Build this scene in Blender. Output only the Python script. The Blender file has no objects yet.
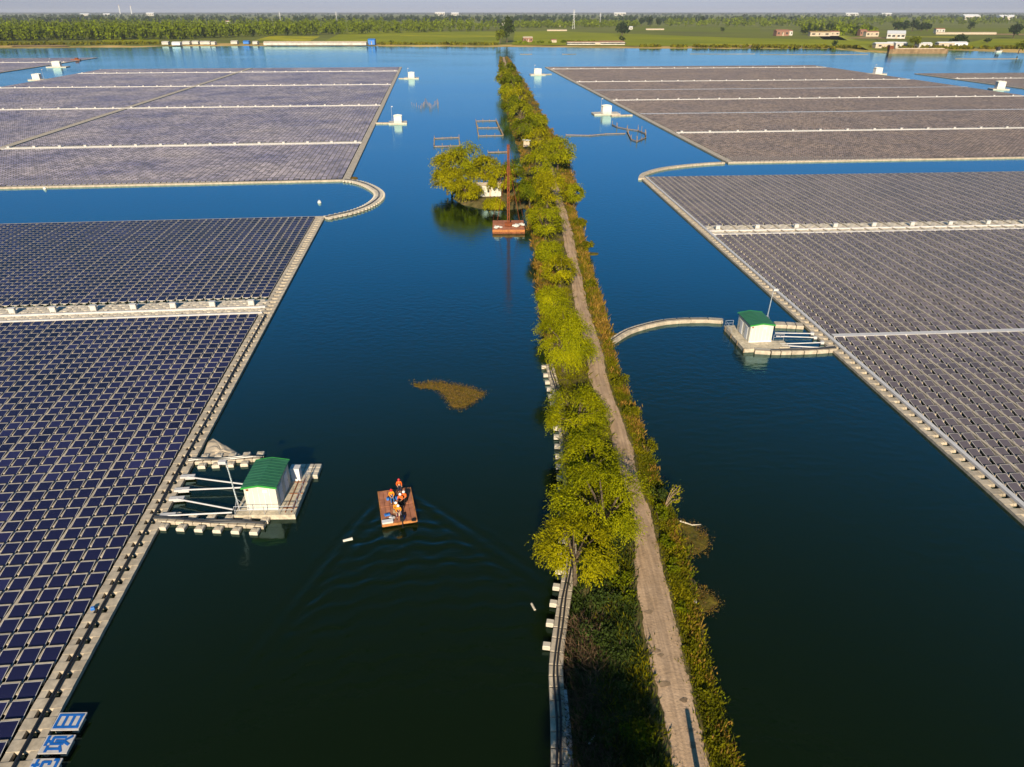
import bpy, math, random
import numpy as np
from mathutils import Vector, Matrix

R = math.radians
rng = np.random.default_rng(7)
random.seed(7)
S = bpy.context.scene
COL = S.collection

# ------------------------------------------------------------------ camera
H = 45.0
F = 711.0
PITCH = math.atan((383.5 - 11.5) / F)
CP, SP = math.cos(PITCH), math.sin(PITCH)

def P(px, py, z=0.0):
    """point of the plane at height z that shows at this pixel of the photograph"""
    dx = (px - 512.0) / F
    dy = (383.5 - py) / F
    d = (dx, CP + dy * SP, -SP + dy * CP)
    t = (z - H) / d[2]
    return Vector((d[0] * t, d[1] * t, z))

def proj(X, Y, Z):
    """numpy: world -> pixel"""
    Zc = Y * CP - (Z - H) * SP
    Zs = np.where(Zc > 0.1, Zc, 0.1)
    yc = Y * SP + (Z - H) * CP
    return 512 + F * X / Zs, 383.5 - F * yc / Zs, Zc

cam_d = bpy.data.cameras.new("camera")
cam = bpy.data.objects.new("camera", cam_d)
COL.objects.link(cam)
cam.location = (0, 0, H)
cam.rotation_euler = (math.pi / 2 - PITCH, 0, 0)
cam_d.sensor_width = 36
cam_d.sensor_fit = 'HORIZONTAL'
cam_d.lens = 36 * F / 1024
cam_d.clip_start = 0.5
cam_d.clip_end = 60000
S.camera = cam

# ------------------------------------------------------------------ light
SUN_EL, SUN_AZ = 25.0, 4.0         # behind the camera, a little to the left
w = bpy.data.worlds.new("World")
S.world = w
w.use_nodes = True
nt = w.node_tree
sky = nt.nodes.new("ShaderNodeTexSky")
sky.sky_type = 'NISHITA'
sky.sun_disc = False
sky.sun_elevation = R(SUN_EL)
sky.sun_rotation = R(180 + SUN_AZ)
sky.altitude = 50
sky.air_density = 1.0
sky.dust_density = 0.4
sky.ozone_density = 4.0
mixn = nt.nodes.new("ShaderNodeMix")
mixn.data_type = 'RGBA'; mixn.blend_type = 'MULTIPLY'
mixn.inputs[0].default_value = 1.0
tcw = nt.nodes.new("ShaderNodeTexCoord")
sepw = nt.nodes.new("ShaderNodeSeparateXYZ")
rw = nt.nodes.new("ShaderNodeValToRGB")                # grey haze at the horizon, deeper blue above it
KS = 0.7
stops = [(0.0, (.64, .66, 1.02)), (0.025, (.62, .65, 1.0)), (0.10, (.42, .54, .82)), (0.34, (.25, .98, 1.25)), (0.57, (.32, .90, .80)), (1.0, (.58, .74, .92))]
el = rw.color_ramp.elements
for i, (p_, c_) in enumerate(stops):
    e = el[i] if i < 2 else el.new(p_)
    e.position = p_; e.color = (c_[0] * KS, c_[1] * KS, c_[2] * KS, 1)
nt.links.new(tcw.outputs["Generated"], sepw.inputs[0])
nt.links.new(sepw.outputs["Z"], rw.inputs[0])
nt.links.new(rw.outputs[0], mixn.inputs[7])
nt.links.new(sky.outputs[0], mixn.inputs[6])
nt.links.new(mixn.outputs[2], nt.nodes["Background"].inputs[0])
nt.nodes["Background"].inputs[1].default_value = 0.065 / 0.7

sun_d = bpy.data.lights.new("sun", 'SUN')
sun_d.energy = 5.0
sun_d.angle = R(0.6)
sun_d.color = (1.0, 0.85, 0.62)
sun = bpy.data.objects.new("sun", sun_d)
COL.objects.link(sun)
tow = Vector((-math.sin(R(SUN_AZ)) * math.cos(R(SUN_EL)), -math.cos(R(SUN_AZ)) * math.cos(R(SUN_EL)), math.sin(R(SUN_EL))))
sun.rotation_euler = tow.to_track_quat('Z', 'Y').to_euler()
sun.location = (0, -50, 80)

S.view_settings.view_transform = 'Standard'
S.view_settings.look = 'None'
S.view_settings.exposure = 0.72
S.view_settings.gamma = 1.0
S.cycles.use_denoising = True
S.cycles.max_bounces = 6
S.cycles.diffuse_bounces = 2
S.cycles.glossy_bounces = 3
S.cycles.transparent_max_bounces = 6
S.cycles.volume_bounces = 0
S.cycles.caustics_reflective = False
S.cycles.caustics_refractive = False

# ------------------------------------------------------------------ materials
def mat(name, col, rough=0.8, var=0.25, scale=3.0, spec=0.3, metal=0.0, island=0.0, col2=None, bump=0.0, transl=0.0, detail=4.0, bscale=None):
    m = bpy.data.materials.new(name)
    m.use_nodes = True
    t = m.node_tree
    b = t.nodes["Principled BSDF"]
    b.inputs["Roughness"].default_value = rough
    b.inputs["Specular IOR Level"].default_value = spec
    b.inputs["Metallic"].default_value = metal
    tc = t.nodes.new("ShaderNodeTexCoord")
    n = t.nodes.new("ShaderNodeTexNoise")
    n.inputs["Scale"].default_value = scale
    n.inputs["Detail"].default_value = detail
    n.inputs["Roughness"].default_value = 0.65
    t.links.new(tc.outputs["Object"], n.inputs["Vector"])
    ramp = t.nodes.new("ShaderNodeValToRGB")
    c2 = col2 if col2 else tuple(c * (1 - var) for c in col)
    c1 = col if col2 else tuple(min(1, c * (1 + var)) for c in col)
    ramp.color_ramp.elements[0].position = 0.36
    ramp.color_ramp.elements[1].position = 0.66
    ramp.color_ramp.elements[0].color = (*c2, 1)
    ramp.color_ramp.elements[1].color = (*c1, 1)
    t.links.new(n.outputs["Fac"], ramp.inputs[0])
    out = ramp.outputs[0]
    if island:
        g = t.nodes.new("ShaderNodeNewGeometry")
        mr = t.nodes.new("ShaderNodeMapRange")
        mr.inputs[3].default_value = 1 - island
        mr.inputs[4].default_value = 1 + island
        t.links.new(g.outputs["Random Per Island"], mr.inputs[0])
        hs = t.nodes.new("ShaderNodeHueSaturation")
        t.links.new(mr.outputs[0], hs.inputs["Value"])
        t.links.new(out, hs.inputs["Color"])
        out = hs.outputs[0]
    t.links.new(out, b.inputs["Base Color"])
    if bump:
        n2 = t.nodes.new("ShaderNodeTexNoise")
        n2.inputs["Scale"].default_value = bscale or scale * 4
        n2.inputs["Detail"].default_value = 6
        t.links.new(tc.outputs["Object"], n2.inputs["Vector"])
        bp = t.nodes.new("ShaderNodeBump")
        bp.inputs["Strength"].default_value = bump
        bp.inputs["Distance"].default_value = 0.1
        t.links.new(n2.outputs["Fac"], bp.inputs["Height"])
        t.links.new(bp.outputs[0], b.inputs["Normal"])
    if transl:
        tr = t.nodes.new("ShaderNodeBsdfTranslucent")
        t.links.new(out, tr.inputs["Color"])
        mx = t.nodes.new("ShaderNodeMixShader")
        mx.inputs[0].default_value = transl
        t.links.new(b.outputs[0], mx.inputs[1])
        t.links.new(tr.outputs[0], mx.inputs[2])
        t.links.new(mx.outputs[0], t.nodes["Material Output"].inputs[0])
    return m

M = {}
M['float'] = mat('float_plastic', (0.41, 0.345, 0.265), 0.6, 0.22, 1.3, 0.3, island=0.10)
M['float_white'] = mat('float_white', (0.50, 0.44, 0.36), 0.55, 0.15, 1.1, 0.3, island=0.08)
M['tray'] = mat('tray_white', (0.50, 0.48, 0.48), 0.45, 0.08, 1.5, 0.4)
M['cable'] = mat('cable_black', (0.022, 0.022, 0.026), 0.35, 0.3, 2.0, 0.5)
M['wallw'] = mat('wall_white', (0.54, 0.51, 0.44), 0.5, 0.05, 1.0, 0.3)
M['wallg'] = mat('wall_grey', (0.62, 0.62, 0.64), 0.5, 0.06, 1.0, 0.3)
M['green'] = mat('roof_green', (0.024, 0.115, 0.062), 0.55, 0.12, 1.2, 0.3)
M['greenb'] = mat('roof_trim_green', (0.03, 0.24, 0.04), 0.5, 0.1, 1.2, 0.3)
M['steel'] = mat('steel_grey', (0.45, 0.45, 0.46), 0.4, 0.15, 3.0, 0.5, metal=0.4)
M['deck'] = mat('deck_tan', (0.44, 0.38, 0.29), 0.8, 0.25, 2.0, 0.2, island=0.15)
M['dark'] = mat('dark_void', (0.03, 0.03, 0.03), 0.8, 0.3)
M['rust'] = mat('rust', (0.22, 0.075, 0.032), 0.8, 0.35, 2.5, 0.2, island=0.08)
M['rustd'] = mat('rust_dark', (0.16, 0.045, 0.016), 0.8, 0.35, 2.5, 0.2)
M['raftdeck'] = mat('raft_deck', (0.34, 0.135, 0.075), 0.75, 0.25, 1.6, 0.2, island=0.18)
M['raftedge'] = mat('raft_edge', (0.40, 0.16, 0.05), 0.8, 0.3, 2.0, 0.2)
M['bark'] = mat('bark', (0.10, 0.075, 0.05), 0.9, 0.4, 4.0, 0.1, bump=0.5)
M['blue'] = mat('blue_plastic', (0.03, 0.16, 0.50), 0.5, 0.2, 3.0, 0.4)
M['farw'] = mat('aged_white', (0.48, 0.45, 0.41), 0.7, 0.2, 0.2, 0.2)
M['white'] = mat('white_paint', (0.60, 0.58, 0.53), 0.5, 0.08, 2.0, 0.3)
M['brick'] = mat('brick_red', (0.25, 0.135, 0.095), 0.85, 0.2, 0.6, 0.1)
M['tile'] = mat('roof_tile', (0.30, 0.14, 0.10), 0.85, 0.2, 0.8, 0.1)
M['tangrey'] = mat('old_render', (0.45, 0.37, 0.28), 0.9, 0.2, 0.5, 0.1)
M['wood'] = mat('pole_wood', (0.26, 0.19, 0.12), 0.85, 0.3, 3.0, 0.1)

def leafmat(name, c1, c2, sc, isl=0.35, tr=0.3):
    return mat(name, c1, 0.75, 0, sc, 0.03, island=isl, col2=c2, transl=tr)
M['willow'] = leafmat('leaf_willow', (0.300, 0.292, 0.003), (0.160, 0.175, 0.003), 0.40)
M['willow_y'] = leafmat('leaf_willow_yellow', (0.335, 0.300, 0.003), (0.190, 0.180, 0.003), 0.40)
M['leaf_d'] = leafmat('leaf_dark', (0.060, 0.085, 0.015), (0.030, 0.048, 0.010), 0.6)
M['leaf_m'] = leafmat('leaf_mid', (0.160, 0.175, 0.003), (0.080, 0.105, 0.003), 0.5)
M['leaf_far'] = leafmat('leaf_far', (0.165, 0.205, 0.003), (0.085, 0.115, 0.003), 0.05)
M['leaf_fard'] = leafmat('leaf_far_dark', (0.040, 0.065, 0.020), (0.022, 0.038, 0.014), 0.08)
M['weed'] = leafmat('weed_green', (0.200, 0.175, 0.004), (0.075, 0.085, 0.004), 0.35)
M['reed'] = leafmat('reed_tan', (0.31, 0.17, 0.03), (0.17, 0.115, 0.02), 0.4)
M['dead'] = leafmat('dead_brush', (0.15, 0.095, 0.055), (0.08, 0.05, 0.03), 0.6, tr=0.1)

# solar glass: dark cells under glass
def glassmat(name, c1, c2, rough, isl, sc):
    m = mat(name, c1, rough, 0, sc, 0.5, island=isl, col2=c2)
    b = m.node_tree.nodes["Principled BSDF"]
    b.inputs["IOR"].default_value = 1.5
    b.inputs["Coat Weight"].default_value = 0.0
    return m
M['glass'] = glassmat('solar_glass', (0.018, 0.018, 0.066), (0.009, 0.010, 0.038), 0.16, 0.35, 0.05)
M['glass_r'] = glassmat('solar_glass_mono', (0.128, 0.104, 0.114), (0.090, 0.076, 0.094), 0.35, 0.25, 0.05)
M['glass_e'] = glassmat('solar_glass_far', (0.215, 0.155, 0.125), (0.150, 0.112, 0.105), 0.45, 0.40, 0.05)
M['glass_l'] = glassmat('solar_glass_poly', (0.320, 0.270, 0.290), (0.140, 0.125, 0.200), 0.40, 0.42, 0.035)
M['frame'] = mat('panel_frame', (0.52, 0.49, 0.47), 0.4, 0.06, 2.0, 0.4)

# ------------------------------------------------------------------ objects
def tag(o, label=None, cat=None, group=None, kind=None):
    if label: o['label'] = label
    if cat: o['category'] = cat
    if group: o['group'] = group
    if kind: o['kind'] = kind
    return o

def empty(name, label, cat, loc=(0, 0, 0), rz=0.0, group=None):
    o = bpy.data.objects.new(name, None)
    COL.objects.link(o)
    o.location = loc
    o.rotation_euler = (0, 0, rz)
    o.empty_display_size = 0.5
    return tag(o, label, cat, group)

def link(name, me, parent=None, loc=(0, 0, 0), rz=0.0):
    o = bpy.data.objects.new(name, me)
    COL.objects.link(o)
    o.location = loc
    o.rotation_euler = (0, 0, rz)
    if parent: o.parent = parent
    return o

def copy_tree(o, parent=None):
    c = o.copy()
    COL.objects.link(c)
    if parent: c.parent = parent
    for ch in list(o.children):
        copy_tree(ch, c)
    return c

def npmesh(name, V, Fq, mats, mi=None):
    """V (n,3), Fq (m,4) quads -> mesh, fast"""
    me = bpy.data.meshes.new(name)
    V = np.asarray(V, np.float32); Fq = np.asarray(Fq, np.int32)
    k = Fq.shape[1]
    me.vertices.add(len(V)); me.vertices.foreach_set("co", V.ravel())
    me.loops.add(Fq.size); me.loops.foreach_set("vertex_index", Fq.ravel())
    me.polygons.add(len(Fq))
    me.polygons.foreach_set("loop_start", np.arange(0, Fq.size, k, dtype=np.int32))
    me.polygons.foreach_set("loop_total", np.full(len(Fq), k, np.int32))
    for m in mats: me.materials.append(M[m] if isinstance(m, str) else m)
    if mi is not None: me.polygons.foreach_set("material_index", np.asarray(mi, np.int32))
    me.update(calc_edges=True)
    me.validate()
    return me

class MB:
    def __init__(s, mats):
        s.v = []; s.f = []; s.m = []; s.mats = list(mats)
    def mi(s, m):
        if m is None: return 0
        if m not in s.mats: s.mats.append(m)
        return s.mats.index(m)
    def add(s, vs, fs, m=None):
        b = len(s.v); s.v += [tuple(v) for v in vs]
        i = s.mi(m)
        for f in fs: s.f.append(tuple(b + k for k in f)); s.m.append(i)
    def box(s, c, d, m=None, rz=0.0, bevel=0.0):
        cx, cy, cz = c; x, y, z = d[0] / 2, d[1] / 2, d[2] / 2
        ca, sa = math.cos(rz), math.sin(rz)
        t = 1 - bevel
        vs = []
        for (zz, k) in ((-z, 1), (z * (1 if not bevel else 0.7), 1), (z, t)) if bevel else ((-z, 1), (z, 1)):
            for sx, sy in ((-1, -1), (1, -1), (1, 1), (-1, 1)):
                px, py = sx * x * k, sy * y * k
                vs.append((cx + px * ca - py * sa, cy + px * sa + py * ca, cz + zz))
        fs = [(3, 2, 1, 0)]
        n = len(vs) // 4
        for l in range(n - 1):
            for k in range(4):
                fs.append((l * 4 + k, l * 4 + (k + 1) % 4, l * 4 + 4 + (k + 1) % 4, l * 4 + 4 + k))
        e = (n - 1) * 4
        fs.append((e, e + 1, e + 2, e + 3))
        s.add(vs, fs, m)
    def tube(s, pts, r, m=None, n=6, cap=True):
        pts = [Vector(p) for p in pts]
        rs = r if isinstance(r, (list, tuple)) else [r] * len(pts)
        vs = []; fs = []
        for i, p in enumerate(pts):
            d = (pts[min(i + 1, len(pts) - 1)] - pts[max(i - 1, 0)]).normalized()
            a = d.cross(Vector((0, 0, 1)))
            if a.length < 1e-3: a = d.cross(Vector((1, 0, 0)))
            a.normalize(); b = a.cross(d)
            for k in range(n):
                t = 2 * math.pi * k / n
                vs.append(p + (a * math.cos(t) + b * math.sin(t)) * rs[i])
        for i in range(len(pts) - 1):
            for k in range(n):
                fs.append((i * n + k, i * n + (k + 1) % n, (i + 1) * n + (k + 1) % n, (i + 1) * n + k))
        if cap:
            fs.append(tuple(range(n - 1, -1, -1)))
            fs.append(tuple(range((len(pts) - 1) * n, len(pts) * n)))
        s.add(vs, fs, m)
    def beam(s, p, q, wd, ht, m=None):
        p = Vector(p); q = Vector(q); d = (q - p)
        a = d.cross(Vector((0, 0, 1)))
        if a.length < 1e-4: a = Vector((1, 0, 0))
        a.normalize(); b = a.cross(d.normalized())
        vs = []
        for o in (p, q):
            for sa, sb in ((-1, -1), (1, -1), (1, 1), (-1, 1)):
                vs.append(o + a * sa * wd / 2 + b * sb * ht / 2)
        s.add(vs, [(3, 2, 1, 0), (4, 5, 6, 7)] + [(k, (k + 1) % 4, 4 + (k + 1) % 4, 4 + k) for k in range(4)], m)
    def mesh(s, name):
        me = bpy.data.meshes.new(name)
        me.from_pydata(s.v, [], s.f)
        for m in s.mats: me.materials.append(M[m])
        me.polygons.foreach_set("material_index", s.m)
        me.update()
        return me
    def build(s, name, parent=None, loc=(0, 0, 0), rz=0.0):
        return link(name, s.mesh(name), parent, loc, rz)

def leafquads(C, D, L, W, N=None):
    """leaf quads: centre C, direction D (n,3), length L, width W"""
    n = len(C)
    D = D / np.maximum(np.linalg.norm(D, axis=1, keepdims=True), 1e-6)
    A = rng.normal(size=(n, 3))
    if N is not None:
        A = N / np.maximum(np.linalg.norm(N, axis=1, keepdims=True), 1e-6) + 0.38 * A
    A = np.cross(D, A); A /= np.maximum(np.linalg.norm(A, axis=1, keepdims=True), 1e-6)
    L = np.broadcast_to(L, (n,))[:, None] / 2; W = np.broadcast_to(W, (n,))[:, None] / 2
    V = np.stack([C - D * L, C + A * W, C + D * L, C - A * W], 1).reshape(-1, 3)
    return V, np.arange(4 * n).reshape(n, 4)

def resample(pts, step):
    pts = [Vector(p) for p in pts]
    # Catmull-Rom
    out = []
    for i in range(len(pts) - 1):
        p0 = pts[max(i - 1, 0)]; p1 = pts[i]; p2 = pts[i + 1]; p3 = pts[min(i + 2, len(pts) - 1)]
        n = max(1, int((p2 - p1).length / step))
        for k in range(n):
            t = k / n
            out.append(0.5 * ((2 * p1) + (p2 - p0) * t + (2 * p0 - 5 * p1 + 4 * p2 - p3) * t * t + (3 * p1 - p0 - 3 * p2 + p3) * t ** 3))
    out.append(pts[-1])
    return out
# ------------------------------------------------------------------ solar arrays
PW, PL, PT = 1.36, 1.50, R(9.0)          # panel width, length, tilt
PITCH_V = 1.67

def quadset(u0, u1, v0, v1, z00, z10, z11, z01):
    """arrays -> (n,4,3) quads, corners (u0,v0) (u1,v0) (u1,v1) (u0,v1)"""
    b = np.broadcast_arrays(u0, u1, v0, v1, z00, z10, z11, z01)
    u0, u1, v0, v1, z00, z10, z11, z01 = [np.asarray(x, float).ravel() for x in b]
    return np.stack([np.stack([u0, v0, z00], 1), np.stack([u1, v0, z10], 1), np.stack([u1, v1, z11], 1), np.stack([u0, v1, z01], 1)], 1)

def boxset(u0, u1, v0, v1, z0, z1):
    """open-bottom boxes"""
    T = quadset(u0, u1, v0, v1, z1, z1, z1, z1)
    b = np.broadcast_arrays(u0, u1, v0, v1)
    u0, u1, v0, v1 = [np.asarray(x, float).ravel() for x in b]
    def side(ua, va, ub, vb):
        n = len(ua); a = np.full(n, z0, float); c = np.full(n, z1, float)
        return np.stack([np.stack([ua, va, a], 1), np.stack([ub, vb, a], 1), np.stack([ub, vb, c], 1), np.stack([ua, va, c], 1)], 1)
    return np.concatenate([T, side(u0, v0, u1, v0), side(u1, v0, u1, v1), side(u1, v1, u0, v1), side(u0, v1, u0, v0)])

def qmesh(name, sets, mats, mis):
    Q = np.concatenate(sets)
    mi = np.concatenate([np.full(len(s), m) for s, m in zip(sets, mis)])
    return npmesh(name, Q.reshape(-1, 3), np.arange(len(Q) * 4).reshape(-1, 4), mats, mi)

def panel_sets(u, v, full, PW=PW, PT=PT):
    lo, hi = 0.26, 0.26 + PL * math.sin(PT)
    L = PL * math.cos(PT)
    sets = []; mis = []
    a, b, c, d = u - PW / 2, u + PW / 2, v - L / 2, v + L / 2
    e = 0.035
    k = math.tan(PT)
    if full:
        sets.append(quadset(a, b, c, d, lo, lo, hi, hi)); mis.append(1)
        sets.append(quadset(a + e, b - e, c + e, d - e, lo + e * k + .006, lo + e * k + .006, hi - e * k + .006, hi - e * k + .006)); mis.append(0)
        n = len(u)
        # frame skirts
        def skirt(x0, y0, z0, x1, y1, z1):
            z0 = np.full(n, z0); z1 = np.full(n, z1)
            return np.stack([np.stack([x0, y0, z0 - .05], 1), np.stack([x1, y1, z1 - .05], 1), np.stack([x1, y1, z1], 1), np.stack([x0, y0, z0], 1)], 1)
        sets += [skirt(a, c, lo, b, c, lo), skirt(b, c, lo, b, d, hi), skirt(b, d, hi, a, d, hi), skirt(a, d, hi, a, c, lo)]
        mis += [1, 1, 1, 1]
    else:
        sets.append(quadset(a, b, c, d, lo, lo, hi, hi)); mis.append(0)
    return sets, mis

PITCH_U = 1.60
def solar_array(label, corner, along, s, u_lim, v_lim, period, wk_w, strips, thin, glass, full, band, boxes_sp, box_sides=1, n_ind=100, extra_walk=(), first=0):
    """corner: world point of the outer corner; along: world point further along the edge (far side);
    s: -1 interior to the left, +1 to the right; v runs away from the camera; strips (v, width)"""
    PW = 1.33 if s < 0 else (1.14 if full else 1.30)
    lw = 0.28
    PT = R(9) if s < 0 else R(12)
    d = along - corner
    ang = math.atan2(-d.x, d.y)
    root = empty("solar_array", label, "solar array", corner, ang)
    ca, sa = math.cos(ang), math.sin(ang)
    def world(u, v):
        return corner.x + u * ca - v * sa, corner.y + u * sa + v * ca
    v0, v1 = v_lim
    umax = u_lim
    # columns
    us = []; walks = []
    u = band
    k = first
    while u + PITCH_U < umax:
        if k and k % period == 0:
            walks.append(u + wk_w / 2); u += wk_w
        us.append(u + PITCH_U / 2 - 0.02); u += PITCH_U; k += 1
    us = np.array(us); walks = np.array(walks)
    rows = []
    blocked = [(a - b / 2, a + b / 2) for a, b in strips] + [(a - b / 2, a + b / 2) for a, b in thin]
    blocked.sort()
    v = v1 - PITCH_V / 2 - 0.2
    while v - PITCH_V / 2 > v0:
        hit = [b for b in blocked if v + PITCH_V / 2 > b[0] and v - PITCH_V / 2 < b[1]]
        if hit:
            v = hit[0][0] - PITCH_V / 2 - 0.02
            continue
        rows.append(v); v -= PITCH_V
    rows = np.array(rows)
    UU, VV = np.meshgrid(us, rows); UU = UU.ravel(); VV = VV.ravel()
    def vis(u, v, mx=170, my=130):
        X, Y = world(s * u, v)
        px, py, zc = proj(X, Y, np.full_like(X, 0.3))
        return (px > -mx) & (px < 1024 + mx) & (py < 767 + my) & (zc > 5), px, py, zc
    for (ux, wx) in extra_walk:
        keep = np.abs(UU - ux) > wx / 2 + PITCH_V / 2
        UU = UU[keep]; VV = VV[keep]
    ok, px, py, zc = vis(UU, VV)
    UU = UU[ok]; VV = VV[ok]; px = px[ok]; py = py[ok]; zc = zc[ok]
    inside = (px > 4) & (px < 1020) & (py > 0) & (py < 764)
    order = np.lexsort((zc, ~inside))
    ind = order[:n_ind]; rest = order[n_ind:]
    # individual panels (share one mesh)
    ss, mm = panel_sets(np.array([0.0]), np.array([0.0]), True, PW, PT)
    pm = qmesh("solar_panel", ss, [glass, 'frame'], mm)
    for i in ind:
        link("solar_panel", pm, root, (s * UU[i], VV[i], 0))
    ss, mm = panel_sets(s * UU[rest], VV[rest], full, PW, PT)
    o = link("panel_field", qmesh("panel_field", ss, [glass, 'frame'], mm), root)
    tag(o, kind="stuff")
    # floats: ridge behind every panel, connector at its side with an open gap beside it
    L = PL * math.cos(PT)
    U = s * UU
    sets = []
    hi = 0.26 + PL * math.sin(PT)
    rb = VV + L / 2 + 0.012
    g = PITCH_U - PW
    c0 = U - PW / 2 - g + 0.012
    c1 = U - PW / 2 - 0.012
    if full:
        sets.append(boxset(U - PW / 2, U + PW / 2, rb, rb + (0.16 if s < 0 else 0.07), -0.1, hi - 0.02))
        sets.append(boxset(c0, c1, VV + (-0.10 if s < 0 else 0.66), VV + PITCH_V - L / 2 - 0.13 + (0 if s < 0 else .18), -0.1, 0.28))
        sets.append(boxset(U - 0.25, U + 0.25, VV - L / 2 + .15, VV + L / 2 - .02, -0.1, 0.22))
    else:
        sets.append(quadset(U - PW / 2, U + PW / 2, rb, rb + 0.19, hi, hi, hi, hi))
        sets.append(quadset(U - PW / 2, U + PW / 2, rb + 0.19, rb + 0.2, hi, hi, 0, 0))
        sets.append(quadset(c0, c1, VV - 0.05, VV + PITCH_V - L / 2 - 0.16, 0.34, 0.34, 0.34, 0.34))
    o = link("float_grid", qmesh("float_grid", sets, ['float'], [0] * len(sets)), root)
    tag(o, kind="stuff")
    # long service walkways between the column groups
    seg = 12.0
    vv = np.arange(v0, v1, seg)
    for wu in walks:
        WU = np.full(len(vv), wu); WV = vv
        ok, *_ = vis(WU, np.minimum(WV + seg / 2, v1), 220, 260)
        if not ok.any(): continue
        va, vb = WV[ok].min(), min(WV[ok].max() + seg, v1)
        o_ = .09 if s < 0 else .02
        bx = boxset(np.array([s * wu - lw / 2 + o_]), np.array([s * wu + lw / 2 + o_]), np.array([va]), np.array([vb]), -0.1, 0.34 if s < 0 else 0.52)
        link("service_walkway", qmesh("service_walkway", [bx], ['float'], [0]), root)
    for (ux, wx) in extra_walk:
        bx = boxset(np.array([s * ux - wx / 2]), np.array([s * ux + wx / 2]), np.array([v0]), np.array([v1]), -0.1, 0.5)
        link("service_walkway", qmesh("service_walkway", [bx], ['float'], [0]), root)
    # edge walkway with holes, and a front/back edge
    esets = []
    if full:
        vv = np.arange(v0, v1, PITCH_V)
        zz = np.zeros(len(vv))
        def blk(ua, ub, va, vb, z):
            x0, x1 = sorted((s * ua, s * ub))
            return boxset(zz + x0, zz + x1, vv + va, np.minimum(vv + vb, v1), -0.15, z)
        esets.append(blk(0.0, 1.06, 0.0, 0.92, 0.36)); esets.append(blk(0.0, 0.56, 0.93, 1.66, 0.33))
        esets.append(blk(1.09, band - 0.12, 0.0, 0.92, 0.37)); esets.append(blk(1.64, band - 0.12, 0.93, 1.66, 0.34))
        e = link("edge_walkway", qmesh("edge_walkway", esets, ['float'], [0] * len(esets)), root)
        bs = boxset(np.array([min(0, s * umax)]), np.array([max(0, s * umax)]), np.array([v1 + .02]), np.array([v1 + 0.55]), -.1, 0.36)
        link("end_walkway", qmesh("end_walkway", [bs], ['float'], [0]), root)
    else:
        x0, x1 = sorted((0, s * (band - 0.2)))
        X0, X1 = sorted((0, s * umax))
        e1 = boxset(np.array([x0]), np.array([x1]), np.array([v0]), np.array([v1]), -.1, 0.4)
        link("edge_walkway", qmesh("edge_walkway", [e1], ['float'], [0]), root)
        e2 = boxset(np.array([X0]), np.array([X1]), np.array([v0 - 1.2]), np.array([v0 - .02]), -.1, 0.45)
        e3 = boxset(np.array([X0]), np.array([X1]), np.array([v1 + .02]), np.array([v1 + 1.0]), -.1, 0.4)
        link("end_walkway", qmesh("end_walkway", [e2], ['float'], [0]), root)
        link("end_walkway", qmesh("end_walkway", [e3], ['float'], [0]), root)
    # cross strips with combiner boxes and cable trays
    cands = []
    for vs, wd in strips:
        n = max(2, int(round(wd / 0.95)))
        nl = wd / n
        uu = np.arange(band + 0.3, umax - 1.7, 1.67)
        ok, *_ = vis(uu, np.full_like(uu, vs), 200, 200)
        uu = uu[ok]
        sets = []
        for j in range(n):
            a = vs - wd / 2 + j * nl
            x = s * (uu + 0.8 * (j % 2))
            if full:
                sets.append(boxset(x - 0.80, x + 0.80, np.full_like(x, a + .02), np.full_like(x, a + nl * 0.62), -.1, 0.36))
                sets.append(boxset(x - 0.55, x + 0.55, np.full_like(x, a + nl * 0.62), np.full_like(x, a + nl - .01), -.1, 0.34))
            else:
                sets.append(quadset(x - 0.82, x + 0.82, np.full_like(x, a + .02), np.full_like(x, a + nl - .03), *[np.full_like(x, 0.4)] * 4))
        link("cross_walkway", qmesh("cross_walkway", sets, ['float_white'], [0] * len(sets)), root)
        X0, X1 = sorted((s * (uu.min() - .8), s * (uu.max() + .8)))
        for fr, hh in ((-0.08, 0.62), (-0.43, 0.55)):
            y = vs + fr * wd
            t = boxset(np.array([X0]), np.array([X1]), np.array([y - .16]), np.array([y + .16]), 0.37, hh)
            link("cable_tray", qmesh("cable_tray", [t], ['tray'], [0]), root)
        nb = np.arange(band + 2.0, umax - 2, boxes_sp)
        ok, qx, qy, qz = vis(nb, np.full_like(nb, vs), 40, 0)
        for x, z in zip(nb[ok], qz[ok]): cands.append((z, s * x, vs + wd * 0.06))
    for vs, wd in thin:
        X0, X1 = sorted((s * (band + .1), s * umax))
        t = boxset(np.array([X0]), np.array([X1]), np.array([vs - wd / 2 + .1]), np.array([vs + wd / 2 - .1]), -.1, 0.55)
        link("cross_walkway", qmesh("cross_walkway", [t], ['tray'], [0]), root)
    cands.sort()
    if cands:
        wc = 'wallw' if full else 'float_white'
        bm = MB([wc, 'tray'])
        bm.box((0, 0, 0.95 if full else .75), (0.95, 0.55, 0.85 if full else .6), wc)
        bm.box((0, -0.05, 1.41 if full else 1.08), (1.05, 0.75, 0.07), 'tray')
        bm.box((0, -0.30, 0.93 if full else .75), (0.72, 0.05, 0.62 if full else .4), 'tray')
        for q in (-0.38, 0.38):
            bm.box((q, 0, 0.45), (0.08, 0.4, 0.2), 'tray')
        bm.box((0.0, 1.25, 0.46), (0.28, 2.0, 0.2), 'tray')
        me = bm.mesh("combiner_box")
        for z, x, y in cands[:100]:
            link("combiner_box", me, root, (x, y, 0))
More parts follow.
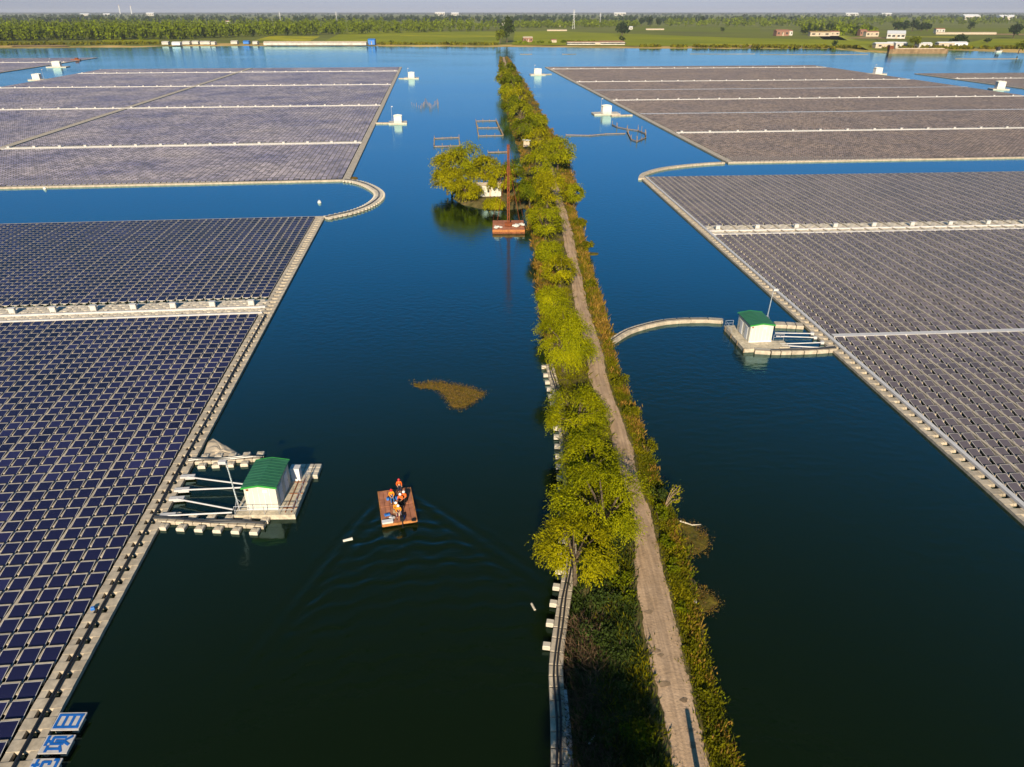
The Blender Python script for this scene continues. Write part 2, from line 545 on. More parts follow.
        if len(cands) > 100:
            sets = [boxset(np.array([c[1] for c in cands[100:]]) - .5, np.array([c[1] for c in cands[100:]]) + .5,
                           np.array([c[2] for c in cands[100:]]) - .35, np.array([c[2] for c in cands[100:]]) + .35, 0.3, 1.4)]
            tag(link("combiner_box", qmesh("far_combiner_boxes", sets, ['wallw'], [0]), root), kind="stuff")
    return root, world, ang

def v_of(corner, ang, p):
    d = p - corner
    return -d.x * math.sin(ang) + d.y * math.cos(ang)
def u_of(corner, ang, p):
    d = p - corner
    return d.x * math.cos(ang) + d.y * math.sin(ang)

def edge(c_far, c_near):
    d = c_far - c_near
    return math.atan2(-d.x, d.y)

# A: near left
cA = P(325, 218); nA = P(61.7, 714)
angA = edge(cA, nA)
sv = v_of(cA, angA, P(255, 308.5)); ev = v_of(cA, angA, P(52, 740)) - 16
ARR_A, WA, _ = solar_array("near left floating solar array of dark blue panels below the water channel", cA, cA + (cA - nA), -1,
    210, (ev, 0), 4, 0.06, [(sv, 7.3)], [], 'glass', True, 2.3, 6.45)
# B: far left
cB = P(350, 180.5); fB = P(402, 67.5)
angB = edge(fB, cB)
Bv = lambda x, y: v_of(cB, angB, P(x, y))
wB = -u_of(cB, angB, P(112, 67.5))
dg = -u_of(cB, angB, P(120, 111))
ARR_B, WB, _ = solar_array("far left floating solar array with diagonal cream walkway and several white cross strips", cB, fB, -1,
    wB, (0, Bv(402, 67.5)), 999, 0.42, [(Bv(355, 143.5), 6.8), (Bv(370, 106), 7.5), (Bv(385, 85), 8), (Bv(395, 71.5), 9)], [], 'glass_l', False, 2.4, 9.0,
    extra_walk=[(dg, 3.4)])
# C: far left corner array
cC = P(98, 58); nC = P(0, 73)
angC = edge(cC, nC)
ARR_C, WC, _ = solar_array("thin far solar array in the upper left corner of the lake", cC, cC + (cC - nC), -1,
    420, (v_of(cC, angC, P(0, 73)) - 30, 0), 3, 0.42, [(v_of(cC, angC, P(60, 62.5)), 12)], [], 'glass_l', False, 3.0, 14.0)
# D: near right
cD = P(640, 178.5); nD = P(1024, 526)
angD = edge(cD, nD)
Dv = lambda x, y: v_of(cD, angD, P(x, y))
ARR_D, WD, _ = solar_array("near right floating solar array of purplish panels beside the green roofed cabin", cD, cD + (cD - nD), 1,
    235, (Dv(1024, 526) - 22, 0), 2, 0.12, [(Dv(720, 232), 8.0)], [(Dv(845, 338), 1.2)], 'glass_r', True, 2.3, 9.3)
# E: far right
cE = P(727, 163); fE = P(545, 67.5)
angE = edge(fE, cE)
Ev = lambda x, y: v_of(cE, angE, P(x, y))
wE = u_of(cE, angE, P(806, 64.5))
ARR_E, WE, _ = solar_array("far right floating solar array with wide white strips behind the narrow channel", cE, fE, 1,
    wE, (0, Ev(545, 67.5)), 999, 0.5, [(Ev(670, 133.8), 6.5), (Ev(608, 101), 7), (Ev(575, 82.5), 8), (Ev(552, 69.5), 9)],
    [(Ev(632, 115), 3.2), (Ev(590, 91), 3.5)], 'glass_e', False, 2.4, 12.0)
# G: far right corner array
cG = P(1024, 89); fG = P(915, 74)
angG = edge(fG, cG)
Gv = lambda x, y: v_of(cG, angG, P(x, y))
ARR_G, WG, _ = solar_array("thin far solar array at the right edge near the far shore", cG, fG, 1,
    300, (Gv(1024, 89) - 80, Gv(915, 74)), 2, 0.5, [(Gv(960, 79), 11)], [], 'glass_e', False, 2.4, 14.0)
# ------------------------------------------------------------------ water
def water_material():
    m = bpy.data.materials.new("lake_water")
    m.use_nodes = True
    t = m.node_tree
    t.nodes.remove(t.nodes["Principled BSDF"])
    tc = t.nodes.new("ShaderNodeTexCoord")
    def noise(sc, detail, stretch=(1, 1, 1)):
        mp = t.nodes.new("ShaderNodeMapping")
        mp.inputs["Scale"].default_value = stretch
        t.links.new(tc.outputs["Object"], mp.inputs[0])
        n = t.nodes.new("ShaderNodeTexNoise")
        n.inputs["Scale"].default_value = sc
        n.inputs["Detail"].default_value = detail
        t.links.new(mp.outputs[0], n.inputs["Vector"])
        return n.outputs["Fac"]
    a = noise(0.9, 5, (0.8, 1.1, 1)); b = noise(0.012, 3, (0.5, 1.4, 1))
    bp = t.nodes.new("ShaderNodeBump")
    bp.inputs["Distance"].default_value = 0.075
    # calm and ruffled patches
    mr = t.nodes.new("ShaderNodeMapRange")
    mr.inputs[1].default_value = 0.35; mr.inputs[2].default_value = 0.65
    mr.inputs[3].default_value = 0.12; mr.inputs[4].default_value = 0.9
    t.links.new(b, mr.inputs[0])
    t.links.new(mr.outputs[0], bp.inputs["Strength"])
    t.links.new(a, bp.inputs["Height"])
    dif = t.nodes.new("ShaderNodeBsdfDiffuse")
    dif.inputs["Color"].default_value = (0.0035, 0.0084, 0.0018, 1)
    t.links.new(bp.outputs[0], dif.inputs["Normal"])
    gl = t.nodes.new("ShaderNodeBsdfGlossy")
    gl.inputs["Color"].default_value = (0.58, 0.92, 1.0, 1)
    gl.inputs["Roughness"].default_value = 0.09
    t.links.new(bp.outputs[0], gl.inputs["Normal"])
    lw = t.nodes.new("ShaderNodeLayerWeight")           # reflectance of rippled water, rising towards grazing
    lw.inputs["Blend"].default_value = 0.5
    t.links.new(bp.outputs[0], lw.inputs["Normal"])
    pw = t.nodes.new("ShaderNodeMath"); pw.operation = 'POWER'; pw.inputs[1].default_value = 3.2
    t.links.new(lw.outputs["Facing"], pw.inputs[0])
    fr = t.nodes.new("ShaderNodeMath"); fr.operation = 'MULTIPLY_ADD'
    fr.inputs[1].default_value = 0.985; fr.inputs[2].default_value = 0.006
    t.links.new(pw.outputs[0], fr.inputs[0])
    mx = t.nodes.new("ShaderNodeMixShader")
    t.links.new(fr.outputs[0], mx.inputs[0])
    t.links.new(dif.outputs[0], mx.inputs[1]); t.links.new(gl.outputs[0], mx.inputs[2])
    t.links.new(mx.outputs[0], t.nodes["Material Output"].inputs[0])
    return m
M['water'] = water_material()

# one sheet: fine cells round the motor raft carry its real wake, coarse cells elsewhere
raft_c = P(397, 506)
raft_dir = (P(394, 488.5) - P(400, 524.5)).normalized()
def axis(lo, hi, a, b, step):
    fine = list(np.arange(a, b + 1e-6, step))
    out = [lo, lo * 0.3 + a * 0.7] + fine + [hi * 0.3 + b * 0.7, hi]
    return np.array(sorted(out))
xs = axis(-4000, 4000, raft_c.x - 17, raft_c.x + 21, 0.16)
ys = axis(-300, 4000, raft_c.y - 25, raft_c.y + 6, 0.16)
XX, YY = np.meshgrid(xs, ys)
back = np.array([-raft_dir.x, -raft_dir.y]); side = np.array([-back[1], back[0]])
bx = XX - raft_c.x; by = YY - raft_c.y
al = bx * back[0] + by * back[1] + 2.0
la = bx * side[0] + by * side[1]
ala = np.abs(la)
arm = al * 0.62 + 1.2
dd = ala - arm
env = np.exp(-(dd / (0.9 + 0.10 * np.maximum(al, 0))) ** 2) * np.clip(al / 3, 0, 1) * np.exp(-np.maximum(al, 0) / 12)
nse = 0.6 + 0.4 * np.sin(XX * 1.7 + 2 * np.sin(YY * .9)) * np.sin(YY * 2.1 + 1.5 * np.sin(XX * 1.3))
ZZ = 0.11 * nse * env * np.cos(dd * 3.2)
inner = (ala < arm) & (al > 3)
tr = np.where(inner, 0.06 * nse * np.cos((al + .25 * np.sin(XX * 1.9) + .2 * np.sin(YY * 2.3) - 0.35 * ala ** 2 / (np.maximum(al, 1) + 2)) * 3.6) * np.exp(-np.maximum(al - 3, 0) / 13) * np.clip((arm - ala) / 1.5, 0, 1), 0)
ZZ = ZZ + tr
fx = np.clip(np.minimum(XX - (raft_c.x - 17), raft_c.x + 21 - XX) / 4, 0, 1)
fy = np.clip(np.minimum(YY - (raft_c.y - 25), raft_c.y + 6 - YY) / 4, 0, 1)
ZZ *= fx * fy
ny, nx = XX.shape
idx = np.arange(nx * ny).reshape(ny, nx)
wm = npmesh("lake_water", np.stack([XX, YY, ZZ], -1).reshape(-1, 3),
            np.stack([idx[:-1, :-1], idx[:-1, 1:], idx[1:, 1:], idx[1:, :-1]], -1).reshape(-1, 4), ['water'])
wm.polygons.foreach_set("use_smooth", np.ones(len(wm.polygons), bool))
tag(link("lake_water", wm), kind="structure")

# ------------------------------------------------------------------ lake bed sheet to the horizon
M['bed'] = mat('lake_bed', (0.06, 0.055, 0.04), 0.9, 0.2, 0.01)
mb = MB(['bed'])
mb.add([(-30000, -2000, -3), (30000, -2000, -3), (30000, 40000, -3), (-30000, 40000, -3)], [(0, 1, 2, 3)], 'bed')
tag(mb.build("ground"), kind="structure")

# ------------------------------------------------------------------ far land
M['land'] = mat('farmland', (0.16, 0.175, 0.022), 0.9, 0, 0.004, 0.05, col2=(0.11, 0.115, 0.025), detail=6)
M['field'] = mat('crop_field', (0.245, 0.250, 0.006), 0.9, 0, 0.006, 0.05, col2=(0.165, 0.185, 0.006))
M['field2'] = mat('crop_field_dark', (0.150, 0.170, 0.010), 0.9, 0, 0.008, 0.05, col2=(0.110, 0.125, 0.010))
M['rape'] = mat('rape_field', (0.42, 0.36, 0.010), 0.9, 0, 0.02, 0.05, col2=(0.20, 0.21, 0.012))
M['soil'] = mat('bare_soil', (0.34, 0.22, 0.11), 0.9, 0, 0.02, 0.05, col2=(0.22, 0.15, 0.07))
M['sand'] = mat('shore_sand', (0.56, 0.37, 0.14), 0.95, 0, 0.015, 0.05, col2=(0.20, 0.16, 0.05), detail=6)

shore_px = [(-260, 49.3), (-120, 48.6), (0, 48.2), (60, 47.8), (120, 47.4), (165, 46.4), (220, 46.0), (300, 46.3), (375, 46.2), (430, 46.6), (490, 47.0), (520, 47.0), (560, 47.5),
            (620, 48.3), (680, 48.6), (740, 48.4), (800, 48.6), (850, 49.4), (868, 52.5), (890, 53.8), (938, 53.4), (944, 50.5), (985, 51.4), (1024, 53.0), (1120, 55), (1300, 57)]
def strip_land(name, inner, outer, mt, z):
    a = resample([P(*p, 0) for p in inner], 25); n = len(a)
    return a
line = resample([P(x, y, 0) for x, y in shore_px], 18)
line = sorted([Vector((p.x, p.y + rng.normal() * 5, 0)) for p in line], key=lambda p: p.x)
V = []; Fq = []; mi = []
offs = [(0, -0.6), (6, 0.35), (62, 1.0), (95, 1.3), (12000, 1.3)]
for p in line:
    d = Vector((p.x * 9 / 12000, 1.0, 0))
    wob = 1 + 0.5 * math.sin(p.x * 0.013) + 0.3 * math.sin(p.x * 0.05)
    for o, z in offs:
        q = p + (Vector((0, 1, 0)) * o * (wob if o < 100 else 1) if o < 100 else d * o)
        V.append((q.x, q.y, z))
n = len(offs)
for i in range(len(line) - 1):
    for k in range(n - 1):
        Fq.append((i * n + k, (i + 1) * n + k, (i + 1) * n + k + 1, i * n + k + 1)); mi.append(0 if k < 2 else 1)
tag(link("far_shore", npmesh("far_shore", V, Fq, ['sand', 'land'], mi)), kind="structure")

def patch(name, pts, mt, z=1.36):
    b = MB([mt])
    ps = [P(x, y, z) for x, y in pts]
    b.add(ps, [tuple(range(len(ps)))], mt)
    o = b.build(name)
    return tag(o, kind="structure")
patch("crop_field", [(320, 43.3), (500, 44.2), (498, 31.5), (345, 31)], 'field')
patch("crop_field", [(512, 44.8), (640, 45.8), (770, 46), (850, 45.4), (900, 42.5), (830, 39.6), (740, 37.8), (620, 33.5), (540, 31), (515, 32)], 'field', 1.37)
patch("crop_field", [(950, 46.5), (1090, 47), (1090, 39), (985, 39)], 'field', 1.37)
patch("crop_field", [(620, 31), (760, 32.5), (760, 27), (640, 26)], 'field2', 1.38)
patch("crop_field", [(900, 34), (1090, 34.5), (1090, 28.5), (930, 28)], 'field2', 1.38)
patch("crop_field", [(100, 42.3), (160, 42.2), (158, 38.8), (104, 38.8)], 'field', 1.38)
patch("rape_field", [(254, 40.3), (310, 41.0), (320, 36.5), (272, 35.5)], 'rape', 1.40)
patch("rape_field", [(690, 44.6), (750, 45.0), (760, 44.0), (700, 43.6)], 'rape', 1.42)
patch("rape_field", [(900, 37.0), (960, 37.6), (965, 36.8), (905, 36.3)], 'rape', 1.43)
patch("rape_field", [(400, 36.0), (495, 36.4), (495, 35.7), (400, 35.4)], 'rape', 1.43)
patch("bare_soil", [(690, 46.6), (790, 47.2), (800, 45.7), (740, 44.9)], 'soil', 1.40)
patch("bare_soil", [(960, 34.6), (1090, 35.2), (1090, 34), (975, 33.5)], 'soil', 1.41)
patch("bare_soil", [(845, 38.2), (905, 39), (905, 37.4), (860, 36.9)], 'soil', 1.41)
patch("bare_soil", [(10, 46.4), (70, 46.5), (65, 45), (15, 45)], 'soil', 1.40)

# sand bars that break the surface off the far shore
def bar(px0, px1, y, wd, hgt=0.25):
    a = resample([P(px0, y), P((px0 + px1) / 2, y + 0.15), P(px1, y)], 6)
    b = MB(['sand'])
    vs = []; fs = []
    for i, p in enumerate(a):
        k = math.sin(math.pi * (i + .3) / (len(a) - .4)) ** 0.5 * (0.7 + 0.3 * rng.random())
        for o, z in ((-1, -.2), (-.4, hgt), (.4, hgt), (1, -.2)):
            vs.append((p.x, p.y + o * wd * k, z))
    for i in range(len(a) - 1):
        for k in range(3):
            fs.append((i * 4 + k, (i + 1) * 4 + k, (i + 1) * 4 + k + 1, i * 4 + k + 1))
    b.add(vs, fs, 'sand')
    tag(b.build("sand_bar"), kind="structure")
bar(760, 868, 54.6, 5); bar(520, 532, 54.2, 5); bar(562, 576, 54.2, 5); bar(955, 1018, 58.8, 5); bar(690, 755, 54.0, 2.5)

# ------------------------------------------------------------------ dike with its lane
# rows: py, shore-left px, lane-left px, lane-right px, shore-right px
dike = [(790, 567, 680, 720, 742), (767, 568, 674, 710, 737), (720, 567, 665, 698, 724), (668, 568, 652, 686, 711), (614, 572, 641.5, 674, 699),
        (560, 574, 634, 661, 690), (520, 570, 634, 652, 678), (476, 566, 621, 637.5, 659), (450, 563, 615, 632.5, 649), (414, 560, 605, 620, 637),
        (380, 553, 590, 608, 622), (345, 547, 585, 600.5, 611), (308, 541, 575.5, 588, 600.5), (285, 539, 571.5, 583.5, 594), (262, 536, 568.5, 578, 587), (237, 532, 563, 573.5, 581),
        (214, 528, 559.5, 567, 574), (195, 526, 553, 561, 573), (175, 524, 548, 555, 572), (150, 520, 540, 546, 566), (130, 512, 529, 534, 551), (110, 506, 520, 524.5, 541),
        (90, 502, 512, 516, 530), (75, 500, 507, 510, 520), (64, 499, 504, 506.5, 513), (57, 500, 502.5, 504.5, 507)]
ZD = 1.25
rows = []
for py, sl, ll, lr, sr in dike:
    a = P(sl, py); b = P(ll, py - 0, ZD); c = P(lr, py, ZD); d = P(sr, py)
    rows.append((a, b, c, d))
def rail(k): return resample([r[k] for r in rows], 1e9)
# smooth resample with a common parameter
def cat(k, sub=14):
    pts = [r[k] for r in rows]; out = []
    for i in range(len(pts) - 1):
        p0 = pts[max(i - 1, 0)]; p1 = pts[i]; p2 = pts[i + 1]; p3 = pts[min(i + 2, len(pts) - 1)]
        for j in range(sub):
            t = j / sub
            out.append(0.5 * ((2 * p1) + (p2 - p0) * t + (2 * p0 - 5 * p1 + 4 * p2 - p3) * t * t + (3 * p1 - p0 - 3 * p2 + p3) * t ** 3))
    out.append(pts[-1]); return out
RA, RB, RC, RD = cat(0), cat(1), cat(2), cat(3)
M['bank'] = mat('dike_soil', (0.15, 0.115, 0.05), 0.95, 0, 0.5, 0.05, col2=(0.065, 0.060, 0.020), bump=0.6, bscale=2.5)
M['lane'] = mat('dirt_lane', (0.47, 0.345, 0.235), 0.95, 0, 0.45, 0.05, col2=(0.35, 0.25, 0.16), bump=0.5, bscale=5, detail=8)
V = []; Fq = []
nst = 9
for i in range(len(RA)):
    a, b, c, d = RA[i], RB[i], RC[i], RD[i]
    ja = rng.normal() * 0.12; jd = rng.normal() * 0.12
    a = a + Vector((ja - .3, 0, 0)); d = d + Vector((jd + .2, 0, 0))
    pts = [(a.x - .6, a.y, -1.2), (a.x, a.y, -0.12), (a.x * .7 + b.x * .3, a.y * .7 + b.y * .3, .75 + rng.normal() * .1), (a.x * .35 + b.x * .65, a.y * .35 + b.y * .65, 1.1 + rng.normal() * .06),
           (b.x - .1, b.y, ZD - .02), (c.x + .1, c.y, ZD - .02), (c.x * .5 + d.x * .5, c.y * .5 + d.y * .5, .75 + rng.normal() * .08), (d.x, d.y, -.12), (d.x + .6, d.y, -1.2)]
    V += pts
for i in range(len(RA) - 1):
    for k in range(nst - 1):
        Fq.append((i * nst + k, i * nst + k + 1, (i + 1) * nst + k + 1, (i + 1) * nst + k))
tag(link("dike", npmesh("dike", V, Fq, ['bank'])), kind="structure")
V = []; Fq = []
nl = 7
for i in range(len(RB)):
    b, c = RB[i], RC[i]
    wl = 0.06 * math.sin(i * 0.7) + 0.04 * rng.normal(); wr = 0.06 * math.sin(i * 0.5 + 2) + 0.04 * rng.normal()
    for k in range(nl):
        t = k / (nl - 1)
        p = b.lerp(c, t)
        p = Vector((p.x + (wl if k == 0 else wr if k == nl - 1 else 0), p.y, 0))
        z = ZD + 0.045 + (0.03 if k == 3 else -0.02 if k in (1, 2, 4, 5) else -.045)
        V.append((p.x, p.y, z))
for i in range(len(RB) - 1):
    for k in range(nl - 1):
        Fq.append((i * nl + k, i * nl + k + 1, (i + 1) * nl + k + 1, (i + 1) * nl + k))
lm = npmesh("dirt_lane", V, Fq, ['lane'])
lm.polygons.foreach_set("use_smooth", np.ones(len(lm.polygons), bool))
tag(link("dirt_lane", lm), kind="structure")
# wheel ruts and worn streaks that run along the lane
t = M['lane'].node_tree
tc = t.nodes.new("ShaderNodeTexCoord"); mp = t.nodes.new("ShaderNodeMapping"); mp.inputs["Scale"].default_value = (2.6, 0.16, 1)
mp.inputs["Rotation"].default_value = (0, 0, R(-3))
nz = t.nodes.new("ShaderNodeTexNoise"); nz.inputs["Scale"].default_value = 1.3; nz.inputs["Detail"].default_value = 5
cr = t.nodes.new("ShaderNodeValToRGB"); cr.color_ramp.elements[0].position = .40; cr.color_ramp.elements[1].position = .60
cr.color_ramp.elements[0].color = (.76, .73, .73, 1); cr.color_ramp.elements[1].color = (1.06, 1.0, .97, 1)
mxn = t.nodes.new("ShaderNodeMix"); mxn.data_type = 'RGBA'; mxn.blend_type = 'MULTIPLY'; mxn.inputs[0].default_value = 1
bs = t.nodes["Principled BSDF"]; src = bs.inputs["Base Color"].links[0].from_socket
t.links.new(tc.outputs["Object"], mp.inputs[0]); t.links.new(mp.outputs[0], nz.inputs["Vector"]); t.links.new(nz.outputs["Fac"], cr.inputs[0])
t.links.new(src, mxn.inputs[6]); t.links.new(cr.outputs[0], mxn.inputs[7]); t.links.new(mxn.outputs[2], bs.inputs["Base Color"])
# puddle hollows
b = MB(['hollow'])
M['hollow'] = mat('damp_hollow', (0.23, 0.16, 0.10), 0.7, 0.35, 2.0, 0.2)
for px, py, r_ in ((649, 612, .35), (655, 650, .4), (664, 684, .5), (684, 700, .3), (646, 536, .35), (641, 520, .3), (613, 414, .35), (690, 730, .3), (606, 405, .3), (630, 460, .3), (692, 745, .35), (661, 655, .25)):
    p = P(px, py, ZD + .06); n = 12; ph = rng.random() * 6
    vs = [(p.x + r_ * (1 + .3 * math.sin(3 * a + ph)) * math.cos(a), p.y + .6 * r_ * (1 + .3 * math.sin(2 * a + ph)) * math.sin(a), ZD + .055) for a in np.linspace(0, 6.283, n, endpoint=False)]
    b.add(vs, [tuple(range(n))], 'hollow')
tag(b.build("lane_hollows"), kind="stuff")

# mounds: the wooded islet left of the dike, the weed bars
def mound(name, pts, z, mt, jit=0.3, edge=-.15, kind="structure", rough=0.12):
    ps = resample([P(*p) for p in pts] + [P(*pts[0])], 0.8)[:-1]
    c = sum(ps, Vector()) / len(ps)
    vs = []; fs = []
    rings = ((1.06, -0.6), (1.0, edge), (0.86, z * .65), (0.6, z), (0.3, z * 1.05))
    for k, (r, zz) in enumerate(rings):
        for p in ps:
            q = c + (p - c) * (r * (1 + rng.normal() * 0.012 * jit * 3))
            vs.append((q.x, q.y, zz + (rng.normal() * rough * z if k > 1 else 0)))
    n = len(ps)
    vs.append((c.x, c.y, z))
    for k in range(len(rings) - 1):
        for i in range(n):
            fs.append((k * n + i, k * n + (i + 1) % n, (k + 1) * n + (i + 1) % n, (k + 1) * n + i))
    b = MB([mt]); b.add(vs, fs, mt)
    b.add([vs[(len(rings) - 1) * n + i] for i in range(n)] + [vs[-1]], [(i, (i + 1) % n, n) for i in range(n)], mt)
    return tag(b.build(name), kind=kind)
mound("islet", [(452, 199), (464, 205.5), (485, 209.5), (515, 210), (532, 205), (534, 192), (520, 184), (490, 183), (462, 187)], 1.2, 'bank')
M['weedmat'] = mat('weed_mat', (0.20, 0.115, 0.016), 0.9, 0, 1.4, 0.1, col2=(0.060, 0.050, 0.012), bump=0.6, bscale=5, detail=8)
M['weedmat_g'] = mat('weed_mat_green', (0.13, 0.10, 0.014), 0.9, 0, 0.9, 0.1, col2=(0.060, 0.055, 0.012), bump=0.6, bscale=5, detail=8)
mound("floating_weed", [(410.5, 382.5), (424, 384), (430, 381.5), (440, 382), (455, 385), (470, 387.5), (479, 391), (486, 393.5), (478, 399), (471, 405), (463, 409), (453, 408), (449, 401), (443, 394), (436, 388), (424, 388), (412, 386)], 0.03, 'weedmat', edge=-.02, kind="stuff", rough=0.5)
mound("floating_weed", [(676, 521), (690, 523), (703, 529), (709, 538), (708, 548), (700, 555), (688, 556), (676, 552)], 0.10, 'weedmat_g', edge=-.02, kind="stuff", rough=0.5)
mound("floating_weed", [(690, 588), (702, 588), (716, 597), (719, 604), (709, 611), (696, 614)], 0.10, 'weedmat_g', edge=-.02, kind="stuff", rough=0.5)
mound("floating_weed", [(601, 334), (612, 332.5), (621, 335), (612, 338), (604, 341)], 0.10, 'weedmat', edge=-.02, kind="stuff", rough=0.5)
mound("floating_weed", [(585, 252.6), (592, 252), (599, 253), (598, 255), (590, 255.4), (585, 255)], 0.10, 'weedmat_g', edge=-.02, kind="stuff", rough=0.5)
mound("floating_weed", [(344, 178), (351, 176.8), (358, 177.6), (356, 179.8), (348, 180)], 0.15, 'weedmat', edge=-.02, kind="stuff", rough=0.5)

def matbits(pts_px, n, m):
    C = []
    ps = [P(*p) for p in pts_px]
    x0, x1 = min(p.x for p in ps), max(p.x for p in ps); y0, y1 = min(p.y for p in ps), max(p.y for p in ps)
    while len(C) < n:
        x = rng.uniform(x0, x1); y = rng.uniform(y0, y1); ins = False; j = len(ps) - 1
        for i in range(len(ps)):
            if (ps[i].y > y) != (ps[j].y > y) and x < (ps[j].x - ps[i].x) * (y - ps[i].y) / (ps[j].y - ps[i].y) + ps[i].x: ins = not ins
            j = i
        if ins: C.append((x + rng.normal() * .32, y + rng.normal() * .45, .03 + .10 * rng.random()))
    C = np.array(C); D = rng.normal(size=(n, 3)); D[:, 2] = np.abs(D[:, 2]) * .7
    V, f = leafquads(C, D, .10 + .18 * rng.random(n), .06)
    tag(link("floating_weed", npmesh("floating_weed", V, f, [m])), kind="stuff")
for m_, n_ in (('reed', 1500), ('weedmat_g', 1800), ('dead', 1500), ('weedmat', 2200)):
    matbits([(410.5, 382.5), (424, 384), (430, 381.5), (440, 382), (455, 385), (470, 387.5), (486, 393.5), (478, 399), (471, 405), (463, 409), (453, 408), (443, 394), (436, 388), (424, 388)], n_, m_)
    matbits([(676, 521), (690, 523), (703, 529), (709, 538), (708, 548), (700, 555), (688, 556), (676, 552)], n_ // 4, m_)
    matbits([(690, 588), (702, 588), (716, 597), (719, 604), (709, 611), (696, 614)], n_ // 6, m_)

# ------------------------------------------------------------------ haze
hm = bpy.data.materials.new("haze")
hm.use_nodes = True
t = hm.node_tree
t.nodes.remove(t.nodes["Principled BSDF"])
pv = t.nodes.new("ShaderNodeVolumePrincipled")
pv.inputs["Color"].default_value = (0.80, 0.86, 0.97, 1)
pv.inputs["Density"].default_value = 0.000038
pv.inputs["Anisotropy"].default_value = 0.0
t.links.new(pv.outputs[0], t.nodes["Material Output"].inputs["Volume"])
mb = MB([]); mb.box((0, 6000, 33.5), (40000, 13000, 75))
M['haze'] = hm
mb.mats = ['haze']
HZ = mb.build("haze")
tag(HZ, kind="stuff")
# ------------------------------------------------------------------ cable on the near left array edge
def cable_pts(world, u_list, z=0.46):
    return [Vector((*world(-u, v), z)) for u, v in u_list]
def put_tube(name, pts, r, m, parent=None, n=6):
    b = MB([m]); b.tube(pts, r, m, n)
    return b.build(name, parent)

# local helpers for array A (u measured inwards)
def A_at(u, v, z=0.0):
    X, Y = WA(-u, v); return Vector((X, Y, z))
vend = ev + 4
J1 = v_of(cA, angA, P(196, 461)); J2 = v_of(cA, angA, P(164, 517))
for k, off in enumerate((1.0, 1.14, 1.07)):
    pts = [A_at(off + 0.04 * math.sin(j * .8 + k), vv, 0.44 + (0.12 if k == 2 else 0)) for j, vv in enumerate(np.arange(vend, sv - 2, 3.0))]
    b = MB(['cable']); b.tube(pts, 0.085, 'cable', 6)
    o = b.build("edge_cable")
    tag(o, ["outermost black cable on the near left array edge walkway", "innermost black cable on the near left array edge walkway", "upper black cable lying on the pair along the near left array edge"][k], "cable", "cables along the near left array")
# pale pipe along the near right array edge
def D_at(u, v, z=0.0):
    X, Y = WD(u, v); return Vector((X, Y, z))
vN = Dv(1024, 526) - 18
b = MB(['tray'])
va = np.arange(vN, -0.5, 6.0)
for a0 in va:
    p = D_at(1.62, a0, 0.52); q = D_at(1.62, min(a0 + 5.95, -0.3), 0.52)
    b.beam(p, q, 0.52, 0.28, 'tray')
tag(b.build("cable_tray_run"), "pale blue grey cable tray along the near right array edge", "cable tray")

# ------------------------------------------------------------------ curved pontoon walkways
def walkway(label, pts_px, width, blocks, cat="walkway", step=1.1, top=0.34, cable=0, m='float', name="floating_walkway", side=(1, -1), bl=0.8, brange=None):
    pts = resample([P(*p, 0.2) for p in pts_px], step)
    root = empty(name, label, cat, pts[0].copy())
    b = MB([m]); k = MB(['float_white']); fl_me = None
    acc = 0
    last = None
    for i in range(len(pts) - 1):
        p, q = pts[i], pts[i + 1]
        d = q - p; a = math.atan2(d.y, d.x); c = (p + q) / 2 - pts[0]
        b.box((c.x, c.y, top / 2 - .1), (d.length - .10, width, top + .2), m, a, 0.05)
        if blocks and i % blocks == 0 and (brange is None or brange[0] < proj(np.array(p.x), np.array(p.y), np.array(0.2))[1] < brange[1]):
            nrm = Vector((-math.sin(a), math.cos(a), 0))
            for s_ in side:
                e = c + nrm * s_ * (width / 2 + bl / 2 + .02)
                
                if fl_me is None:
                    k.box((0, 0, .10), (0.5, bl, 0.42), 'float_white', 0, 0.12); fl_me = k.mesh("outrigger_float")
                link("outrigger_float", fl_me, root, (e.x, e.y, 0), a)
    b.build("pontoon_deck", root)
    for j in range(cable):
        off = (j - (cable - 1) / 2) * 0.28
        cp = []
        for i in range(len(pts)):
            d = (pts[min(i + 1, len(pts) - 1)] - pts[max(i - 1, 0)]).normalized()
            cp.append(pts[i] - pts[0] + Vector((-d.y, d.x, 0)) * (off + .05 * math.sin(i * .9 + j)) + Vector((0, 0, top + .06)))
        put_tube("power_cable", cp, 0.085, 'cable', root)
    return root
walkway("curved cream pontoon walkway linking the two left solar arrays", [(345, 180.6), (356, 182), (367, 185.5), (376, 190.5), (379.5, 195.5), (375, 202), (364, 208.3), (350, 213), (336, 216), (326, 218.3)], 2.0, 1, cable=2, bl=0.5, step=1.2, m='float_white')
walkway("slim curved pontoon walkway linking the two right solar arrays", [(641, 179.3), (641.5, 177), (645, 174), (659, 169.6), (676, 166.9), (691, 165.3), (709, 163.8), (724, 163)], 1.6, 0, step=1.5)
walkway("arched pontoon walkway from the dike bank to the right green roofed cabin", [(610, 343), (617, 338.5), (628, 332), (645, 326.5), (665, 322.3), (690, 320.6), (708, 320.5), (723, 321.5)], 1.15, 0, cable=1, step=1.6)
walkway("long pontoon walkway with side floats along the left bank of the dike", [(559, 800), (559, 767), (558, 720), (556.5, 690), (556, 668), (558.5, 641), (563, 610), (567, 585), (570, 560), (571, 530), (569, 500), (567, 470), (564, 440), (561.5, 415), (557, 395), (552.5, 378), (549.5, 366)],
        1.1, 2, cable=2, step=0.95, m='float', side=(1,), bl=0.62, brange=(362, 674))
